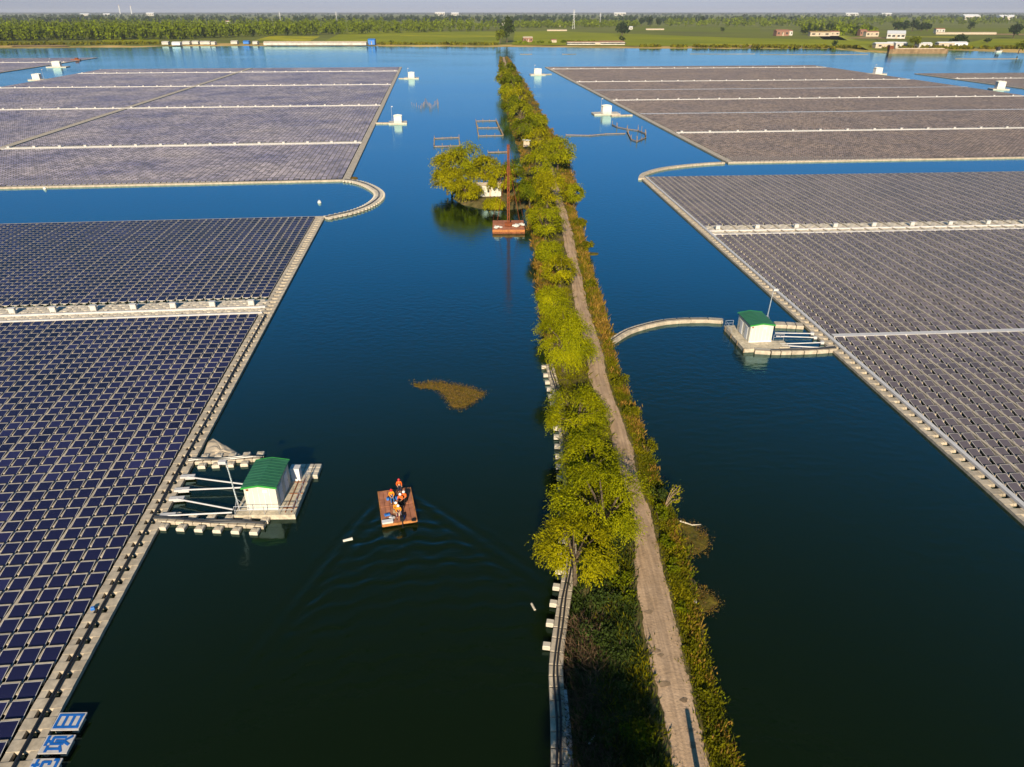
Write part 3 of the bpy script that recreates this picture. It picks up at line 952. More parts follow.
# jetty boards lying beside the dike walkway
b = MB(['tray'])
pl = resample([P(x, y, .45) for x, y in [(572, 800), (569, 767), (567, 735), (563.5, 700), (562.5, 690)]], 0.5)
for i in range(len(pl) - 1):
    d = pl[i + 1] - pl[i]
    b.box(((pl[i] + pl[i + 1]) / 2), (d.length - .02, 0.62, .1), 'tray', math.atan2(d.y, d.x))
tag(b.build("plank_gangway"), "pale grey plank gangway beside the pontoon walkway at the bottom edge", "gangway")

# ------------------------------------------------------------------ cabins
def cabin(label, loc, rz, wd, ln, ht, roof, trim, wall='wallw', doors=True, group=None, name="equipment_cabin"):
    r = empty(name, label, "cabin", loc, rz, group)
    b = MB([wall])
    b.box((0, 0, ht / 2), (wd, ln, ht), wall)
    # shallow gable ends
    g = 0.26
    for y in (-ln / 2, ln / 2):
        b.add([(-wd / 2, y, ht), (wd / 2, y, ht), (0, y, ht + g)], [(0, 1, 2) if y < 0 else (2, 1, 0)], wall)
    # pressed wall ribs
    for k in range(int(ln / 0.5)):
        y = -ln / 2 + .25 + k * .5
        for sx in (-1, 1): b.box((sx * (wd / 2 + .012), y, ht / 2 + .02), (.03, .06, ht - .16), wall)
    for k in range(int(wd / 0.55)):
        xk = -wd / 2 + .3 + k * .55
        if doors: b.box((xk, -ln / 2 - .012, ht / 2), (.05, .03, ht - .1), 'wallg')
    if doors: b.box((0, -ln / 2 - .014, .09), (wd + .04, .05, .18), 'wallg')
    b.build("wall", r)
    b = MB([roof])
    ov = 0.18
    y0, y1 = -ln / 2 - ov, ln / 2 + ov
    x = wd / 2 + ov; z0 = ht + .02 - g * ov / (wd / 2); z1 = ht + g + .03; th = .07
    for s in (-1, 1):
        vs = [(0, y0, z1), (s * x, y0, z0), (s * x, y1, z0), (0, y1, z1)]
        vs += [(a, c, d + th) for a, c, d in vs]
        b.add(vs, [(0, 1, 2, 3), (7, 6, 5, 4), (0, 4, 5, 1), (1, 5, 6, 2), (2, 6, 7, 3)] if s > 0 else [(3, 2, 1, 0), (4, 5, 6, 7), (1, 5, 4, 0), (2, 6, 5, 1), (3, 7, 6, 2)], roof)
    n = int(ln / .45)
    for k in range(n):
        y = y0 + (k + .5) * (y1 - y0) / n
        for s in (-1, 1):
            b.beam((0.02 * s, y, z1 + th + .015), (s * x, y, z0 + th + .015), .05, .04, roof)
    ro = b.build("roof", r)
    if trim:
        t = MB([trim])
        for y in (y0 - .03, y1 + .03):
            t = MB([trim])
            for s in (-1, 1): t.beam((0, y, z1 + .0), (s * (x + .02), y, z0), .05, .20, trim)
            t.build("roof_trim", r)
    if doors:
        for sx in (-1, 1):
            for y in (-ln * .22, ln * .2):
                d = MB(['wallg'])
                d.box((sx * (wd / 2 + .035), y, 1.08), (.05, .95, 2.0), 'wallg')
                do = d.build("door", r)
                h = MB(['steel']); h.box((sx * (wd / 2 + .08), y + .34, 1.05), (.05, .05, .18), 'steel'); h.build("handle", do)
        v = MB(['wallg']); v.box((0.5, -ln / 2 - .02, ht - .5), (.5, .04, .3), 'wallg'); v.build("vent", r)
        v = MB(['rust']); v.box((-wd / 2 + .34, -ln / 2 - .015, ht - .32), (.26, .03, .22), 'rust'); v.build("warning_plate", r)
    return r

def mast(label, base, h, lean, arm, group=None):
    r = empty("camera_mast", label, "mast", base, 0, group)
    b = MB(['steel'])
    top = Vector((lean[0], lean[1], h))
    b.tube([(0, 0, 0), top], [.09, .06], 'steel', 6)
    b.build("pole", r)
    b = MB(['tray']); b.box((top.x + arm * .35, top.y, h + .1), (.75, .4, .32), 'tray'); b.build("camera_box", r)
    b = MB(['steel'])
    for a in (0.3, 2.4, 4.5):
        b.tube([(math.cos(a) * .85, math.sin(a) * .85, 0), (top.x * .25, top.y * .25, h * .25)], .03, 'steel', 4)
    b.build("brace", r)
    return r

def railing(b, pts, h=1.0, m='steel', step=1.2):
    for i in range(len(pts) - 1):
        p, q = Vector(pts[i]), Vector(pts[i + 1])
        n = max(1, int((q - p).length / step))
        for k in range(n + 1):
            o = p.lerp(q, k / n)
            b.tube([o, o + Vector((0, 0, h))], .032, m, 4)
        for z in (h, h * .55):
            b.tube([p + Vector((0, 0, z)), q + Vector((0, 0, z))], .028, m, 4)

# ---- left cabin station
ZL = 0.55
lc = (P(247.5, 509, ZL) + P(278.5, 509.5, ZL)) / 2
lw = (P(247.5, 509, ZL) - P(278.5, 509.5, ZL)).length
LCL = 4.6
pr = R(1.0)
pc = Vector((lc.x, lc.y, 0))
root = empty("pontoon_platform", "tan pontoon platform with railings under the left green roofed cabin", "platform", pc, pr)
b = MB(['deck'])
xl, xr = -2.6, 3.45
for k in range(14):                                   # deck boards across
    y = -0.95 + k * 0.5
    if y > 5.9: break
    b.box(((xl + xr) / 2, y + .25, ZL - .05), (xr - xl, .47, .09), 'deck')
b.build("deck", root)
b = MB(['deck'])
b.box(((xl + xr) / 2, 2.5, .2), (xr - xl, 6.9, .66), 'deck')
b.build("hull", root)
b = MB(['steel'])
railing(b, [(xl + .1, -.85, ZL), (xr - .1, -.85, ZL), (xr - .1, 5.7, ZL)])
b.build("railing", root)
b = MB(['rust']);
for yy in (0.2, 2.6, 4.6): b.box((2.7, yy, ZL + .02), (1.4, .07, .06), 'rust')
for xx in (2.4, 3.0): b.box((xx, 2.4, ZL + .06), (.08, 6.0, .07), 'rust')
b.build("deck_joist", root)
b = MB(['float_white'])
for i in range(4):
    for j in range(3): b.box((1.15 + i * .85, 6.35 + j * .75, .22), (.8, .7, .5), 'float_white', 0, .1)
b.build("rear_float", root)
cabin("white cabin with green roof on the left pontoon platform by the near left array", Vector((lc.x, lc.y + LCL / 2, ZL)), pr, lw, LCL, 2.7, 'green', 'greenb')
b = MB(['wallg']); b.box((0, 0, .75), (.9, .7, 1.5), 'wallg', 0, .05); b.box((0, 0, 1.53), (1.0, .8, .06), 'tray')
tag(b.build("switch_cabinet", None, pc + Vector((2.05, 5.25, ZL)), 0), "small grey cabinet behind the left green roofed cabin", "cabinet")
mast("leaning grey mast with camera box beside the left green roofed cabin", P(239.7, 510, ZL), 5.6, (-.35, .1), -1)
# strut poles between array and platform
for i, (a, c) in enumerate([((188, 477), (243, 484)), ((182, 490), (242, 487.5)), ((177, 499), (233, 509.5)), ((168, 515.5), (232, 512.5))]):
    b = MB(['tray'])
    b.tube([P(*a, .5), P(*c, .55)], .085, 'tray', 8)
    b.box(P(*a, .35), (1.5, .5, .35), 'tray', R(6))
    tag(b.build("strut_pole"), ["mooring pole farthest from the camera, left array to left cabin platform", "second farthest mooring pole at the left cabin platform, crossing the dark gap",
                                "third mooring pole at the left cabin platform, ending near the mast foot", "nearest mooring pole at the left cabin platform, just behind the float row"][i], "pole", "mooring poles of the left platform")
# float walk in front with its row of pontoons
def float_row(label, p0, p1, n, rows, sz, cab):
    p0, p1 = P(*p0), P(*p1); d = p1 - p0; a = math.atan2(d.y, d.x)
    r = empty("float_causeway", label, "pontoon", p0, a)
    L = d.length
    b = MB(['float']);
    for k in range(int(L / .9)):
        b.box((.45 + k * .9, 0, .14), (.86, .75, .46), 'float', 0, .08)
    b.build("pontoon_deck", r)
    fm = MB(['float_white'])
    fm.box((0, 0, .12), (.82, .74, .46), 'float_white', 0, .12)
    fm.box((0, 0, .38), (.34, .34, .06), 'float')
    me = fm.mesh("float_block")
    for row in rows:
        for k in range(n):
            link("float_block", me, r, (L * (k + .5) / n + row[1], row[0], 0), 0.03 * math.sin(k * 3.1))
    for j in range(cab):
        pts = [(-0.7 + t * (L + .4), .12 * math.sin(t * 9 + j) + (j - .5) * .2, .46) for t in np.linspace(0, 1, 24)]
        put_tube("power_cable", pts, .10, 'cable', r)
    return r
float_row("front float causeway with white blocks beside the left cabin platform", (160, 521.5), (268, 527), 6, [(-.95, .0), (.85, .35)], 1, 2)
float_row("rear float causeway with black cables behind the left green roofed cabin", (196, 463), (266, 459.5), 5, [(.9, 0), (-.9, .2)], 1, 2)
# tan drift of dry reed between the array and the rear causeway
mound("reed_drift", [(208, 442), (213, 438.5), (221, 443), (232, 449), (243, 456), (246, 459), (232, 459.5), (214, 460.5), (203, 461), (204, 453)], 0.14, 'tangrey', edge=.0, kind="stuff", rough=.4)

# ---- right cabin station
ZR = 0.6
fl, fr = P(748.5, 342.5, ZR), P(770.8, 341.5, ZR)
rz = R(4.5)
rcen = (fl + fr) / 2; rw = (fl - fr).length
root = empty("pontoon_platform", "tan pontoon platform with railing under the right green roofed cabin", "platform", Vector((rcen.x, rcen.y, 0)), rz)
b = MB(['deck'])
for k in range(12):
    b.box((-0.55, -1.95 + k * .75, ZR - .05), (5.4, .71, .1), 'deck')
b.box((3.0, -.9, ZR - .06), (1.7, 2.4, .1), 'deck')
b.build("deck", root)
b = MB(['deck']); b.box((-.55, 2.1, .2), (5.4, 8.7, .68), 'deck'); b.box((3.0, -.9, .2), (1.7, 2.4, .6), 'deck'); b.build("hull", root)
b = MB(['steel']); railing(b, [(-3.2, 6.3, ZR), (-1.9, 6.3, ZR)]); railing(b, [(-3.2, 6.3, ZR), (-3.2, 3.5, ZR)]); railing(b, [(2.2, .25, ZR), (3.8, .25, ZR)]); b.build("railing", root)
b = MB(['wood'])
for x, y in ((-3.25, -2.2), (-3.25, 0.5), (-3.25, 3.2), (-3.25, 5.8), (2.1, -2.3), (-.5, -2.3)): b.tube([(x, y, -1.2), (x, y, .62)], .1, 'wood', 6)
b.build("pile", root)
cabin("white cabin with green roof on the right pontoon platform in open water", Vector((rcen.x, rcen.y, ZR)) + Matrix.Rotation(rz, 3, 'Z') @ Vector((0, 2.45, 0)), rz, rw, 4.9, 2.75, 'green', 'greenb')
mast("thin grey mast with camera box behind the right green roofed cabin", P(766, 322.5, ZR), 5.4, (.35, .2), 1)
walkway("near float causeway with thick black cable joining right platform to array", (((754, 351)), (770, 352), (790, 351.8), (815, 351), (835, 349.5)), 1.2, 0, cable=2, step=1.3)
walkway("far float causeway behind the mooring poles of the right platform", ((774, 325), (786, 325.5), (803, 326.5)), 1.5, 0, cable=0, step=1.3)
for i, (a, c) in enumerate([((775, 333), (812, 333.5)), ((776, 336.2), (815, 337.5)), ((780, 344), (822, 342.5)), ((782, 345.5), (828, 348))]):
    b = MB(['tray']); b.tube([P(*a, .55), P(*c, .5)], .085, 'tray', 8); b.box(P(*c, .3), (.5, .5, .4), 'tray')
    tag(b.build("strut_pole"), ["farthest of the four mooring poles right of the right cabin", "second farthest mooring pole right of the right cabin, slanting slightly",
                                "third mooring pole right of the right cabin, nearly level", "nearest mooring pole right of the right cabin, beside the cable causeway"][i], "pole", "mooring poles of the right platform")

# ---- far stations
def far_station(px, py, wd, rz, label_c, label_p, bridge, label_b, ln=4.2, ht=3.2, mast_dx=-2.6, pl=(7.5, 6.5), label_m=None):
    p = P(px, py)
    root = empty("pontoon_platform", label_p, "platform", p, rz, "far pontoon platforms")
    b = MB(['deck']); b.box((0, pl[1] / 2 - 1.2, .25), (pl[0], pl[1], .8), 'float_white', 0, .02); b.build("hull", root)
    b = MB(['steel']); railing(b, [(-pl[0] / 2, -1.1, .65), (pl[0] / 2, -1.1, .65)], step=2); b.build("railing", root)
    wd *= .85; ht *= .85
    cabin(label_c, Vector((p.x, p.y, .65)) + Matrix.Rotation(rz, 3, 'Z') @ Vector((0, ln / 2, 0)), rz, wd, ln, ht, 'white', None, 'white', group="far white cabins")
    mast(label_m or ("thin mast beside the " + label_c), Vector((p.x, p.y, .65)) + Matrix.Rotation(rz, 3, 'Z') @ Vector((mast_dx, 2.2, 0)), 6.5, (0, 0), 1, "far masts")
    if bridge:
        walkway(label_b, bridge, 2.0, 0, step=3)
far_station(398, 124.2, 4.0, angB, "white cabin right of the far left array, nearer one", "platform under the nearer white cabin right of the far left array",
            [(375, 123.3), (391, 123.3)], "short pontoon bridge from the far left array to its nearer cabin", pl=(8.0, 7), label_m="thin mast left of the nearer cabin at the far left array")
far_station(411.5, 79, 5.2, angB, "small white cabin at the far right corner of the far left array", "platform under the small cabin at the far left array corner",
            [(399, 78.5), (405, 78.6)], "short pontoon bridge at the far corner of the far left array", ht=4.4, pl=(11, 9), label_m="thin mast at the small cabin by the far left array corner")
far_station(607, 115, 5.0, angE, "white cabin at the left side of the far right array", "platform under the white cabin left of the far right array",
            [(611, 115.8), (632, 115.2)], "pontoon bridge from the left side cabin to the far right array", ht=4.0, pl=(13, 8), label_m="thin mast at the cabin left of the far right array")
far_station(538, 75.3, 6.5, angE, "small white cabin near the far left corner of the far right array", "platform of the small cabin near the far end of the dike",
            [(541, 74.8), (551, 74.2)], "pontoon bridge near the far left corner of the far right array", ht=4.5, pl=(12, 9), label_m="thin mast at the small cabin near the end of the dike")
far_station(878.5, 74.6, 6.5, angE, "small white cabin in the channel behind the far right array", "platform of the small cabin behind the far right array",
            [(867, 74.6), (875, 74.8)], "pontoon bridge of the small cabin behind the far right array", ht=5, pl=(13, 9), label_m="thin mast at the small cabin behind the far right array")
far_station(1000.5, 90, 5.5, angG - .2, "white cabin beside the solar array at the right picture edge", "platform under the cabin at the right picture edge",
            None, "", ht=5.0, pl=(10, 8), mast_dx=1.5, label_m="thin mast at the cabin by the right picture edge")
far_station(36.5, 80.5, 6.0, angB, "white cabin at the outer left corner of the far left array", "platform under the cabin at the outer left of the far left array",
            [(41, 80.3), (52, 79.3)], "pontoon bridge at the outer left corner of the far left array", ht=4.2, pl=(11, 8), mast_dx=4.5, label_m="thin mast at the outer left cabin of the far left array")
far_station(56.5, 67.5, 8.0, angC, "white cabin attached to the thin upper left array", "platform of the cabin at the thin upper left array",
            None, "", ht=5.0, pl=(17, 10), mast_dx=-5, label_m="thin mast at the cabin of the thin upper left array")

# ------------------------------------------------------------------ character boards in the water
def board(label, px, py, strokes, wd=1.95, dp=1.3, rz=0.0):
    p = P(px, py, .5)
    r = empty("sign_board", label, "sign board", Vector((p.x, p.y, 0)), rz, "blue character boards on the water")
    tilt = Matrix.Rotation(R(6), 4, 'X')
    M.setdefault('boardw', mat('board_white', (0.40, 0.38, 0.38), 0.5, 0.1, 2.0, 0.3))
    b = MB(['boardw'])
    b.box((0, 0, 0), (wd, dp, .12), 'boardw')
    o = b.build("board", r, (0, 0, .50)); o.rotation_euler = (R(5), 0, 0)
    f = MB(['float'])
    for x in (-.6, .6): f.box((x, 0, .12), (.4, dp * .8, .5), 'float', 0, .08)
    f.build("float_block", r)
    # characters are read from the water side: up points to -x, right points to +y (away)
    c = MB(['signblue'])
    q = wd * .86; t = .085 * wd / 1.95
    def pt(a, bb): return (-wd / 2 * .86 + (1 - bb) * wd * .86, -dp / 2 * .84 + a * dp * .84, .072)
    for st in strokes:
        for i in range(len(st) - 1):
            p0, p1 = Vector(pt(*st[i])), Vector(pt(*st[i + 1]))
            d = (p1 - p0).normalized()
            z = 0.001 * (len(c.v) // 8)
            c.beam(p0 - d * t * .5 + Vector((0, 0, z)), p1 + d * t * .5 + Vector((0, 0, z)), t * 2.4 if abs(d.x) < .5 else t * 2.0, .02, 'signblue')
    o2 = c.build("character", r, (0, 0, .50)); o2.rotation_euler = (R(5), 0, 0)
    return r
M['signblue'] = mat('sign_blue', (0.006, 0.09, 0.36), 0.5, 0.12, 2.0, 0.4)
mu = [[(.08, 1), (.08, 0)], [(.08, .97), (.92, .97)], [(.92, 1), (.92, 0)], [(.08, .66), (.92, .66)], [(.08, .36), (.92, .36)], [(.08, .06), (.92, .06)]]
xiang = [[(0, .82), (.36, .82)], [(.18, .82), (.18, .28)], [(0, .2), (.36, .34)],
         [(.42, .95), (1, .95)], [(.68, .95), (.62, .74)], [(.5, .74), (.5, .26)], [(.5, .74), (.92, .74)], [(.92, .74), (.92, .26)], [(.7, .6), (.68, .3)], [(.68, .3), (.44, .02)], [(.76, .22), (.98, .02)]]
fan = [[(0, .86), (1, .86)], [(.32, 1), (.32, .74)], [(.68, 1), (.68, .74)], [(.06, .62), (.2, .54)], [(.02, .42), (.16, .34)], [(.04, .02), (.24, .24)],
       [(.42, .62), (.86, .62)], [(.86, .62), (.86, .34)], [(.86, .34), (.7, .34)], [(.42, .62), (.42, .06)], [(.42, .06), (.98, .06)], [(.98, .06), (.98, .2)]]
def bp(x, y): return P(x, y, .5)
board("white board with a blue ladder shaped character, farthest of three at the bottom left", 69.3, 721.5, mu, rz=0.02)
board("white board with a blue many stroke character, middle of three at the bottom left", 57.2, 744.5, xiang, rz=0.02)
board("white board with a blue character cut by the bottom picture edge", 43.5, 768.5, fan, rz=0.02)

# ------------------------------------------------------------------ rusty crane barge by the islet
bc = P(508.5, 230.5)
r = empty("crane_barge", "rusty red flat barge with a tall mast moored by the islet", "barge", bc, R(1))
b = MB(['rust'])
b.box((0, 1.6, .25), (7.4, 8.2, 1.1), 'rust'); b.build("hull", r)
b = MB(['raftdeck'])
for k in range(12): b.box((0, -2.15 + k * .69, .84), (7.3, .66, .07), 'raftdeck')
b.build("deck", r)
b = MB(['raftedge']); b.box((0, -2.58, .62), (7.4, .14, .4), 'raftedge'); b.build("fender", r)
b = MB(['rust'])
b.beam((-.2, .6, 1.0), (-.14, 1.0, 19.0), .22, .22, 'rustd'); b.beam((.2, .6, 1.0), (.14, 1.0, 19.0), .22, .22, 'rustd')
for k in range(16):
    z = 1.6 + k * 1.1; b.beam((-.2, .65 + .02 * k, z), (.2, .65 + .02 * k, z + .6), .12, .12, 'rustd')
b.build("mast", r)
b = MB(['rustd'])
for x0, y0 in ((-2.6, 4.8), (2.7, 4.8)):
    b.tube([(x0, y0, 1.0), (x0 * .08, 1.0, 14.5)], .07, 'rustd', 5)
b.build("stay_leg", r)
b = MB(['rustd']); b.box((0, .2, 1.4), (1.4, 1.2, .75), 'rustd'); b.tube([(-.9, .1, 1.5), (.9, .1, 1.5)], .4, 'rustd', 10); b.build("winch", r)
b = MB(['rustd'])
for sx in (-1, 1): b.tube([(sx * .2, 1.0, 19.2), (sx * 3.6, 5.4, 1.1)], .03, 'rustd', 4)
b.build("guy_wire", r)
def sack_heap(label, c, n, rad, m='white'):
    r = empty("sack_pile", label, "sacks", c)
    b = MB([m])
    for k in range(n):
        x, y = rng.normal(size=2) * rad
        b = MB([m]); b.box((0, 0, .16 + .22 * (k % 2)), (.8, .45, .3), m, 0, .25)
        b.build("sack", r, (x, y, 0), rng.random() * 3)
    return r
sack_heap("heap of white sacks at the right end of the rusty barge deck", bc + Vector((2.3, -.2, 1.05)), 12, .75)
sack_heap("few white sacks at the left front corner of the rusty barge", bc + Vector((-2.4, -1.5, 1.05)), 4, .45)
# white hut on the islet
def hut(px, py, label, wd, ln, ht, wall, roof, z, rz=0, group=None, name="hut", cat="hut", wins=2):
    p = P(px, py, z)
    r = empty(name, label, cat, p, rz, group)
    b = MB([wall]); b.box((0, ln / 2, ht / 2), (wd, ln, ht), wall); 
    for y in (0, ln): b.add([(-wd / 2, y, ht), (-wd / 2, y, ht + .01), (wd / 2, y, ht)], [(0, 1, 2)], wall)
    b.build("wall", r)
    g = min(wd, ln) * .16
    b = MB([roof]); o = .35
    vs = [(-wd / 2 - o, -o, ht + .02), (wd / 2 + o, -o, ht + .02), (wd / 2 + o, ln + o, ht + .02), (-wd / 2 - o, ln + o, ht + .02), (-wd / 2 - o, ln / 2, ht + g), (wd / 2 + o, ln / 2, ht + g)]
    b.add(vs, [(0, 1, 5, 4), (2, 3, 4, 5), (1, 2, 5), (3, 0, 4), (3, 2, 1, 0)], roof); b.build("roof", r)
    for k in range(wins):
        x = -wd / 2 + wd * (k + .5) / wins
        b = MB(['dark']); b.box((x, -.02, ht * .55), (wd * .16, .06, ht * .38), 'dark'); b.build("window", r)
    if wins:
        b = MB(['tangrey']); b.box((wd * .03, -.025, ht * .36), (wd * .09, .06, ht * .7), 'tangrey'); b.build("door", r)
    return r
hut(489.5, 196.5, "small white hut half hidden by willows on the islet", 6.2, 3.2, 2.9, 'wallw', 'tangrey', 1.25, R(3), wins=1)

# ------------------------------------------------------------------ fish pens of poles
def pen(label, poly, extra=(), close=True, hgt=.9, cat="fish pen", step=3.0, rail=True, bw=.35):
    pts = [P(*p) for p in poly]
    c = sum(pts, Vector()) / len(pts)
    r = empty("fish_pen", label, cat, c)
    b = MB(['wood']); s = MB(['wood'])
    L = pts + [pts[0]] if close else pts
    for i in range(len(L) - 1):
        n = max(1, int((L[i + 1] - L[i]).length / step))
        for k in range(n + 1):
            p = L[i].lerp(L[i + 1], k / n) - c
            h = hgt * (.7 + .9 * rng.random())
            b = MB(['wood']); b.tube([(p.x, p.y, -1), (p.x + rng.normal() * .1, p.y, h)], .10, 'wood', 5)
            b.build("pole", r)
        if rail: s.beam(L[i] - c + Vector((0, 0, .25)), L[i + 1] - c + Vector((0, 0, .25)), bw, .3, 'wood')
    if s.v: s.build("boom", r)
    return r
pen("square fish pen of floating booms left of the islet top", [(434, 147), (459.5, 146.5), (459, 138), (434.5, 139)])
pen("slanted fish pen of floating booms beside the dike", [(478.5, 136.5), (503, 136), (496, 121), (476, 121.5)])
pen("narrow boom crossing the fish pen beside the dike", [(478, 128.3), (498, 128.3)], close=False)
pen("short boom pier between the islet and the dike", [(488, 153), (508, 152.5)], close=False, bw=.7)
pen("scattered fishing stakes in the water right of the far left array", [(412, 105), (421, 109), (426, 103), (431, 109), (438, 103), (438, 108), (424, 107)], close=False, rail=False, hgt=1.6, step=4, cat="fishing stakes")
pen("looped fish trap fence of poles in the channel right of the dike", [(612, 125), (617, 127.5), (627, 129.5), (638, 131), (645, 134), (646, 138), (637, 142), (631, 140), (627, 132)], close=False, hgt=1.6, step=4, bw=.25)
pen("long straight net line from the dike to the looped fish trap", [(566, 135.5), (590, 136), (606, 134.5), (625, 134)], close=False, hgt=.5, step=9, bw=.25)

# small floats and drift
def buoy(label, px, py, rr, m='white'):
    r = empty("buoy", label, "buoy", P(px, py))
    b = MB([m]); b.tube([(0, 0, -.3), (0, 0, .1), (0, 0, rr), (0, 0, rr * 1.4)], [rr * .8, rr, rr * .8, rr * .3], m, 10); b.build("body", r)
    b = MB(['steel']); b.tube([(0, 0, rr * 1.4), (0, 0, rr * 2)], .04, 'steel', 4); b.build("ring", r)
buoy("small white buoy in the channel between the left arrays, left one", 45, 189.2, .5)
buoy("small white buoy in the channel near the curved walkway", 319.5, 203, .5)
b = MB(['wallw']); b.tube([P(343, 541, .05), P(352.5, 538.8, .05)], [.13, .17], 'wallw', 7)
tag(b.build("drift_log"), "short pale drifting log left of the motor raft", "log")
b = MB(['deck']); b.tube([P(531.5, 603.5, .05), P(535, 610, .05)], .1, 'deck', 7)
tag(b.build("drift_stick"), "short tan stick floating left of the dike walkway", "stick")
b = MB(['blue']); b.box(A_at(1.75, v_of(cA, angA, P(97, 613)), .55), (.3, .25, .28), 'blue', .4, .2)
tag(b.build("tool_bag"), "small bright blue bag on the near left array edge", "bag")
# ------------------------------------------------------------------ far shore buildings
def far_house(px, py, label, wd, ln, ht, wall, roof, rz=0, wins=3, group="far houses", cat="house", name="far_house"):
    return hut(px, py, label, wd, ln, ht, wall, roof, 1.36, rz, group, name, cat, wins)
far_house(895.5, 38.6, "long low pale grey workshop with white front on the right far shore", 30, 44, 8, 'farw', 'wallg', R(-24), 4, cat="workshop", name="workshop")
far_house(110.5 + 672, 36, "pinkish house left of the poplar group on the right far shore", 26, 16, 9, 'brick', 'tile', .1)
far_house(789, 35.5, "white gable house beside the pinkish house on the right far shore", 14, 14, 8, 'farw', 'tile', .1)
far_house(820, 36.2, "long pale village house left of the dark poplars", 40, 14, 7, 'tangrey', 'soil', .0)
far_house(833, 35.8, "ochre village house in front of the dark poplars", 26, 12, 7, 'tangrey', 'tile', .1)
far_house(872, 36.6, "tan village house right of the dark poplars", 26, 12, 8, 'tangrey', 'tile', .1)
far_house(863, 36, "small brick house between the dark poplars", 14, 12, 10, 'brick', 'tile', .1)
far_house(627.5, 29.5, "white farm shed right of the round dark tree", 28, 12, 6, 'farw', 'wallg', 0)
far_house(655, 30, "long pale wall like shed in the right fields", 48, 8, 2.4, 'tangrey', 'tangrey', 0, 0)
far_house(560, 26.5, "low tan farmhouse beyond the first right field", 36, 14, 7, 'tangrey', 'soil', 0)
far_house(557, 31, "long low brick yard wall in the first right field", 50, 6, 2.5, 'tangrey', 'tangrey', 0, 0)
far_house(504, 26, "small white house behind the tree at the end of the dike", 14, 12, 10, 'farw', 'tile', 0)
far_house(528, 42, "ruined brick shed near the far end of the dike", 15, 12, 6, 'brick', 'tangrey', .1)
far_house(554, 42.5, "small brown shed on the far shore right of the dike", 8, 8, 3.5, 'tangrey', 'tile', .1, 1)
far_house(596, 44.8, "long low brick row on the far shore right of the dike", 85, 8, 3.4, 'farw', 'brick', 0, 9)
far_house(611, 44.6, "low reddish shed at the right end of the brick row", 34, 8, 4, 'brick', 'brick', 0, 3)
far_house(940, 33, "pale farm building in the rightmost fields", 20, 12, 8, 'farw', 'tile', 0)
far_house(966, 34.4, "long cream wall shed in the rightmost field", 130, 8, 3.2, 'tangrey', 'tangrey', 0, 0)
far_house(228, 24, "white house front showing through the left wood", 20, 12, 10, 'farw', 'tile', 0)
for i, (x, y, wd, m, lab) in enumerate([(165, 44.6, 16, 'farw', "white shed at the left end of the shore camp"), (176, 45.2, 20, 'wallg', "grey shed behind the camp jetty"),
        (186, 44.4, 18, 'farw', "white tent roofed shed in the shore camp"), (195, 44.2, 16, 'farw', "wide white shed in the middle of the shore camp"),
        (205, 44.4, 24, 'farw', "long white shed right of the shore camp middle"), (213, 44.6, 10, 'farw', "narrow white shed at the camp edge"), (234, 44.0, 16, 'farw', "white shed left of the blue roof hut"),
        (246, 43.9, 14, 'blue', "bright blue shed on the left far shore"), (255, 44.2, 12, 'farw', "white shed right of the blue hut"), (268, 44.6, 14, 'farw', "white shed at the left of the long wall")]):
    far_house(x, y, lab, wd * .6, 9, 3.2, m, 'farw'if m == 'farw' else m, 0, 0, "camp sheds on the left far shore", "shed", "shore_shed")
far_house(315, 45.2, "very long low white building on the left far shore", 150, 10, 3.6, 'farw', 'tangrey', 0, 0, cat="long building", name="long_building")
far_house(371.5, 44.8, "blue gatehouse at the right end of the long white building", 10, 12, 6.5, 'blue', 'blue', 0, 1, cat="gatehouse", name="gatehouse")
for i, (x, y, wd, m, lab) in enumerate([(884, 48.2, 24, 'tangrey', "tan shed left of the moored boat on the promontory"), (893, 47.6, 14, 'farw', "white shed left of the bushes on the promontory"), (901, 47.8, 16, 'farw', "white shed behind the moored boat"),
        (925, 48.2, 18, 'farw', "white shed right of the promontory bush"), (946, 47.6, 22, 'tangrey', "tan shed below the dark bush"), (960, 47.4, 20, 'wallg', "grey white shed right end of the promontory")]):
    far_house(x, y, lab, wd, 10, 5.5, m, 'wallg', 0.05, 2, "sheds on the right promontory", "shed", "shore_shed")
# moored barge on the right
p = P(917, 53.5)
r = empty("moored_barge", "long brown barge moored at the right promontory", "barge", p, R(2))
M['deckbrown'] = mat('barge_brown', (0.22, 0.15, 0.085), 0.9, 0.3, 0.3, 0.1)
b = MB(['deckbrown'])
vs = []
for x, w0 in ((-36, .5), (-33, 1), (33, 1), (36.5, .4)):
    vs += [(x, -5 * w0, .0), (x, 5 * w0, .0), (x, 5.4 * w0, 5.2), (x, -5.4 * w0, 5.2)]
fs = [(0, 1, 2, 3), (15, 14, 13, 12)]
for i in range(3):
    for k in range(4): fs.append((i * 4 + k, i * 4 + 4 + k, i * 4 + 4 + (k + 1) % 4, i * 4 + (k + 1) % 4))
b.add(vs, fs, 'deckbrown'); b.build("hull", r)
b = MB(['tangrey']); b.box((0, 0, 5.5), (60, 8.5, .8), 'tangrey'); b.build("hatch", r)
b = MB(['rustd']); b.box((-34, 0, 6.5), (5, 6, 4), 'rustd'); b.build("wheelhouse", r)
p = P(998, 52.3)
r = empty("fishing_boat", "small dark boat with white hull near the right shore", "boat", p, .3)
